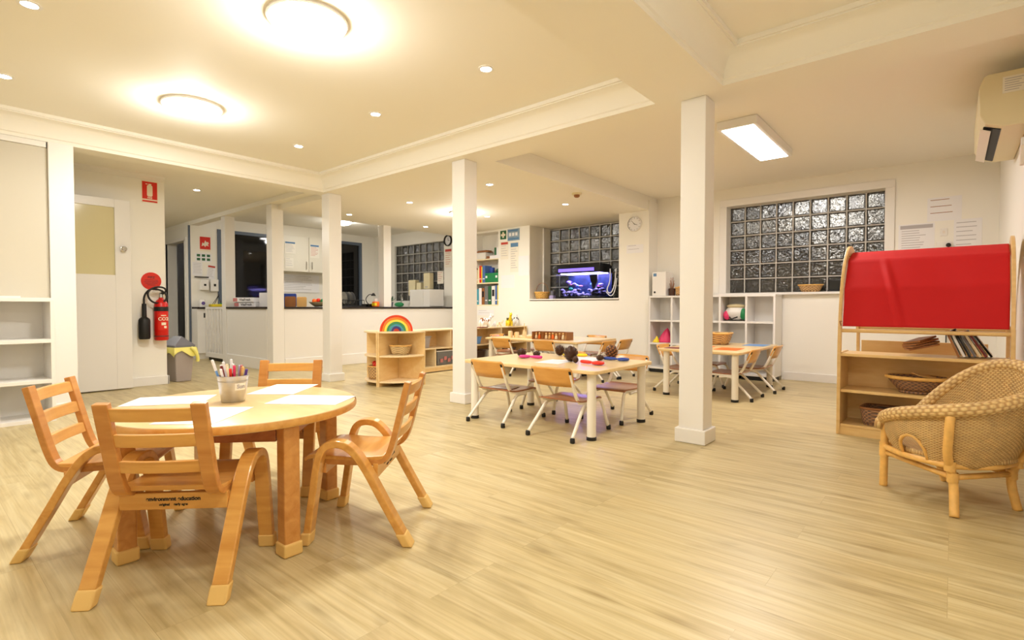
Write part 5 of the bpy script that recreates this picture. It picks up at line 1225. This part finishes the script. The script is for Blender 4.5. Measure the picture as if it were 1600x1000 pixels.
t2 = thing('paper_bundle', 'bundle of brown papers lying on the play stand counter', 'papers', tloc(.47, .17, Ht+.02), .3); m = MB(); [m.cbox((0, 0, .01+.016*k), (.17, .11, .012), .25*k, Matrix.Rotation(-.25, 4, 'Y') @ Matrix.Translation((0, 0, .03))) for k in range(4)]; m.build('sheets', M['brownw'], t2)

# ------------------------------------------------------------------ wicker chair
t = thing('wicker_chair', 'low wicker tub chair beside the play shop stand', 'chair', (0, 3.22, 0), D(58))
RIMP = smoothpath([(-.13, .205, .345), (-.205, .15, .375), (-.262, .06, .41), (-.285, -.05, .44), (-.27, -.16, .465), (-.21, -.245, .485), (-.1, -.272, .505), (.03, -.276, .53), (.14, -.25, .565), (.225, -.19, .605), (.28, -.09, .635), (.3, .02, .62), (.29, .13, .55), (.255, .22, .45), (.21, .27, .36)], 2)
def alongp(P, u):
    k = u*(len(P)-1); i = min(int(k), len(P)-2); return Vector(P[i]).lerp(Vector(P[i+1]), k-i)
def rim_pt(u): return alongp(RIMP, u)
def low_pt(u):
    p = rim_pt(u); return Vector((p.x*.80, p.y*.80+.012, .205))
NU, NV = 72, 14; vs = []; fs = []
for i in range(NU+1):
    u = i/NU; A = rim_pt(u); B = low_pt(u)
    for j in range(NV+1):
        v = j/NV; p = B.lerp(A, v); out = Vector((p.x, p.y, 0)).normalized(); p = p+out*.022*math.sin(PI*v); vs.append(p)
for i in range(NU):
    for j in range(NV):
        u = (i+.5)/NU; v = (j+.5)/NV
        if abs(u-.20) < .045 and v < .5 - ((u-.20)/.045)**2*.2: continue     # small arch opening each side
        if abs(u-.80) < .045 and v < .5 - ((u-.80)/.045)**2*.2: continue
        fs.append((i*(NV+1)+j, (i+1)*(NV+1)+j, (i+1)*(NV+1)+j+1, i*(NV+1)+j+1))
me = bpy.data.meshes.new('woven_shell'); me.from_pydata([tuple(p) for p in vs], [], fs); me.update(); uv = me.uv_layers.new(name='weave')
for p in me.polygons:
    p.use_smooth = True
    for li in p.loop_indices: vi = me.loops[li].vertex_index; uv.data[li].uv = ((vi//(NV+1))/NU*150, (vi % (NV+1))/NV*44)
me.materials.append(M['wick']); o = bpy.data.objects.new('woven_shell', me); COL.objects.link(o); o.parent = t; so = o.modifiers.new('solid', 'SOLIDIFY'); so.thickness = .016; so.offset = 0
# thick wrapped rim with real wrap ridges
P = [rim_pt(i/170)+Vector((rim_pt(i/170).x, rim_pt(i/170).y, 0)).normalized()*.014-Vector((0, 0, .006)) for i in range(171)]
P = [Vector((P[0].x, P[0].y+.02, P[0].z-.05)), Vector((P[0].x, P[0].y+.015, P[0].z-.02))]+P+[Vector((P[-1].x, P[-1].y+.015, P[-1].z-.02)), Vector((P[-1].x, P[-1].y+.02, P[-1].z-.05))]
def uvtube(name, P, r, seg, fu, fv, mat, par):
    b_ = MB().tube(P, r, seg); me = bpy.data.meshes.new(name); me.from_pydata(b_.v, [], b_.f); me.update(); uv = me.uv_layers.new(name='weave')
    for p in me.polygons:
        p.use_smooth = True; ids = [me.loops[q].vertex_index for q in p.loop_indices]; wrap = any(i % seg == 0 for i in ids) and any(i % seg == seg-1 for i in ids)
        for li in p.loop_indices:
            vi = me.loops[li].vertex_index; k = vi % seg; k = seg if (wrap and k == 0) else k; uv.data[li].uv = ((vi//seg)/len(P)*fu, k/seg*fv)
    me.materials.append(M[mat]); o = bpy.data.objects.new(name, me); COL.objects.link(o); o.parent = par; return o
uvtube('braided_rim', P, .029, 16, 120, 10, 'wick', t)
# seat
m = MB(); vs = []; fs = []; n = 40; rows = 8
for r in range(rows+1):
    f = r/rows
    for k in range(n):
        a = 2*PI*k/n; vs.append((.222*f*math.cos(a), .225*f*math.sin(a)-.01, .222-.012*(1-f*f)))
for r in range(rows):
    for k in range(n): fs.append((r*n+k, r*n+(k+1) % n, (r+1)*n+(k+1) % n, (r+1)*n+k))
me = bpy.data.meshes.new('woven_seat'); me.from_pydata(vs, [], fs); me.update(); uv = me.uv_layers.new(name='weave')
for p in me.polygons:
    p.use_smooth = True
    for li in p.loop_indices: c_ = me.vertices[me.loops[li].vertex_index].co; uv.data[li].uv = (c_.x*150, c_.y*150)
me.materials.append(M['wick']); o = bpy.data.objects.new('woven_seat', me); COL.objects.link(o); o.parent = t; so = o.modifiers.new('solid', 'SOLIDIFY'); so.thickness = .02
def pole(P, r=.0165, name='pole', w=12): MB().tube(P, r, w).build(name, M['rattan'], t, smooth='all')
LF = {'A': (-.141, .215, 0.0), 'B': (-.226, -.159, .30), 'D': (.106, -.207, .55), 'C': (.222, .16, 1.0)}
MID = {}
for q, (lx, ly, u) in LF.items():
    tp = rim_pt(u); tp = tp+Vector((tp.x, tp.y, 0)).normalized()*.012-Vector((0, 0, .02)); ft = Vector((lx, ly, 0))
    if q in 'AC': P = [ft, ft.lerp(tp, .5)+Vector((0, 0, .0)), ft.lerp(tp, .8), tp]
    else:
        o_ = Vector((lx, ly, 0)).normalized(); mid = Vector((lx, ly, .2))-o_*.028; 
        def sh(v):
            p = low_pt(u).lerp(rim_pt(u), v); d_ = Vector((p.x, p.y, 0)).normalized(); return p+d_*(.022*math.sin(PI*v)+.026)
        P = [ft+o_*(.03 if q == 'B' else .0), mid-Vector((0, 0, .07)), (mid+sh(0))/2, sh(.2), sh(.5), sh(.8), tp]
    P = smoothpath(P, 2); pole(P, .0175, 'front_leg' if q in 'AC' else 'back_leg')
    zz = lambda z: min((Vector(p) for p in P), key=lambda p: abs(p.z-z)); MID[q] = (zz(.155), zz(.21))
for (a, b, n1) in (('A', 'B', 'side_stretcher'), ('B', 'D', 'back_stretcher'), ('D', 'C', 'side_stretcher'), ('C', 'A', 'front_stretcher')):
    p, q_ = MID[a][0], MID[b][0]; pole([p, q_], .0125, n1)
    p, q_ = MID[a][1], MID[b][1]; m_ = (p+q_)/2; o_ = Vector((m_.x, m_.y, 0)).normalized(); pole(smoothpath([p, m_+o_*.05, q_], 2), .014, 'seat_rail')
for ua in (.20, .80):
    AP = []
    for k in range(13):
        b = PI*k/12; u = ua+.047*math.cos(b); v = .5*math.sin(b); A = rim_pt(u); B = low_pt(u); p = B.lerp(A, v); o_ = Vector((p.x, p.y, 0)).normalized(); AP.append(p+o_*(.022*math.sin(PI*v)+.004))
    pole(AP, .008, 'arch_trim', 8)
for q in LF:
    for p in MID[q]: MB().lathe([(.0205, -.022), (.022, -.015), (.0205, -.008), (.022, 0), (.0205, .008), (.022, .015), (.0205, .022)], 14, c=tuple(p), cap0=False, cap1=False).build('cane_binding', M['rattan'], t, smooth='all')

# ------------------------------------------------------------------ air conditioner and papers
t = thing('air_conditioner', 'cream split air conditioner high on the wall by the ceiling', 'air conditioner', (XR, 4.98, 2.02))
P = [(0, 0), (-.12, -.0), (-.2, .03), (-.228, .09), (-.232, .26), (-.21, .325), (-.19, .335), (0, .335)]
MB().prism(P, -.53, .53, Matrix(((1, 0, 0, -.001), (0, 0, 1, 0), (0, 1, 0, 0), (0, 0, 0, 1)))).build('ac_body', M['ac'], t, bev=.006)
m = MB(); m.prism([(-.125, -.003), (-.205, .028), (-.2, .03), (-.12, .0)], -.47, .47, Matrix(((1, 0, 0, -.003), (0, 0, 1, 0), (0, 1, 0, 0), (0, 0, 0, 1)))); m.build('outlet_slot', M['black'], t)
m = MB(); m.prism([(-.165, .006), (-.215, .028), (-.217, .024), (-.167, .002)], -.46, .46, Matrix(((1, 0, 0, -.006), (0, 0, 1, 0), (0, 1, 0, -.008), (0, 0, 0, 1)))); m.build('louvre', M['acw'], t)
Mx = facing((-.07, -.5305, .25), FY); MB().box(-.055, .055, -.05, .05, .0003, .002, Mx).build('rating_label', M['paperw'], t); m = MB(); [m.box(-.045, .04-.01*(k % 3), .035-.014*k-.002, .035-.014*k+.002, .0021, .0028, Mx) for k in range(6)]; m.build('label_lines', M['ink'], t)
t = thing('remote_holder', 'white remote control in its holder below the air conditioner', 'remote control', (XR, 4.62, 1.80)); MB().box(-.03, 0, -.03, .03, 0, .12).build('holder', M['acw'], t, bev=.005); MB().box(-.026, -.006, -.024, .024, .02, .17).build('remote_body', M['gloss'], t, bev=.004)
WY = 7.15
def sleeve(label, x0, x1, z0, z1, lines, head=None, ink='ink'): return paper('notice', label, 'notice', ((x0+x1)/2, WY, (z0+z1)/2), FY, x1-x0, z1-z0, 'paper', lines, ink, head=head)
sleeve('plastic sleeved notice with a small drawing, topmost of the sheets by the window', -.23, .05, 1.81, 2.06, 3, None, 'brownw')
sleeve('printed table on the sheet nearest the window frame', -.475, -.165, 1.50, 1.80, 8, 'ink')
sleeve('glossy sleeved sheet nearest the room corner', -.01, .21, 1.48, 1.81, 6)
sleeve('lower sheet mostly hidden behind the red awning', -.45, -.2, 1.39, 1.47, 2)
t = thing('power_point', 'white double power point with black plug above the red awning', 'socket', (-.085, WY, 1.55)); MB().box(-.06, .06, -.012, 0, -.038, .038).build('socket_plate', M['gloss'], t, bev=.003); m = MB(); m.lathe([(.022, .012), (.02, .045), (.01, .05)], 16, M=Matrix.Translation((.035, 0, 0)) @ Matrix.Rotation(PI/2, 4, 'X')); m.tube([(.035, -.045, -.005), (.036, -.045, -.1), (.03, -.02, -.4), (.03, -.02, -1.5)], .005, 8); m.build('plug_and_cord', M['black'], t, smooth=True)
t = thing('light_switch', 'small white light switch above the power point', 'switch', (-.09, WY, 1.69)); MB().box(-.03, .03, -.01, 0, -.04, .04).build('switch_plate', M['gloss'], t, bev=.003); MB().box(-.01, .01, -.014, -.0102, -.015, .015).build('rocker', M['acw'], t)

# ------------------------------------------------------------------ camera, world, colour
F = 816.; YAW = D(40.2); PITCH = math.atan(20/816.)
cam = bpy.data.cameras.new('camera'); cam.sensor_fit = 'HORIZONTAL'; cam.sensor_width = 36; cam.lens = 36*F/1600; cam.clip_start = .02
co = bpy.data.objects.new('camera', cam); COL.objects.link(co); co.location = (0, 0, .9); co.rotation_euler = (PI/2-PITCH, 0, YAW); sc.camera = co
w = bpy.data.worlds.new('dusk_sky'); sc.world = w; w.use_nodes = True; w.node_tree.nodes['Background'].inputs['Color'].default_value = (.86, .88, .92, 1); w.node_tree.nodes['Background'].inputs['Strength'].default_value = 2.6
sc.view_settings.view_transform = 'Standard'; sc.view_settings.look = 'None'; sc.view_settings.gamma = 1; sc.view_settings.use_curve_mapping = False
sc.view_settings.exposure = EXPOSURE
sc.cycles.max_bounces = 8; sc.cycles.diffuse_bounces = 5; sc.cycles.glossy_bounces = 4; sc.cycles.transmission_bounces = 6; sc.cycles.sample_clamp_indirect = 6
sc.cycles.use_denoising = True; sc.cycles.caustics_reflective = False; sc.cycles.caustics_refractive = False
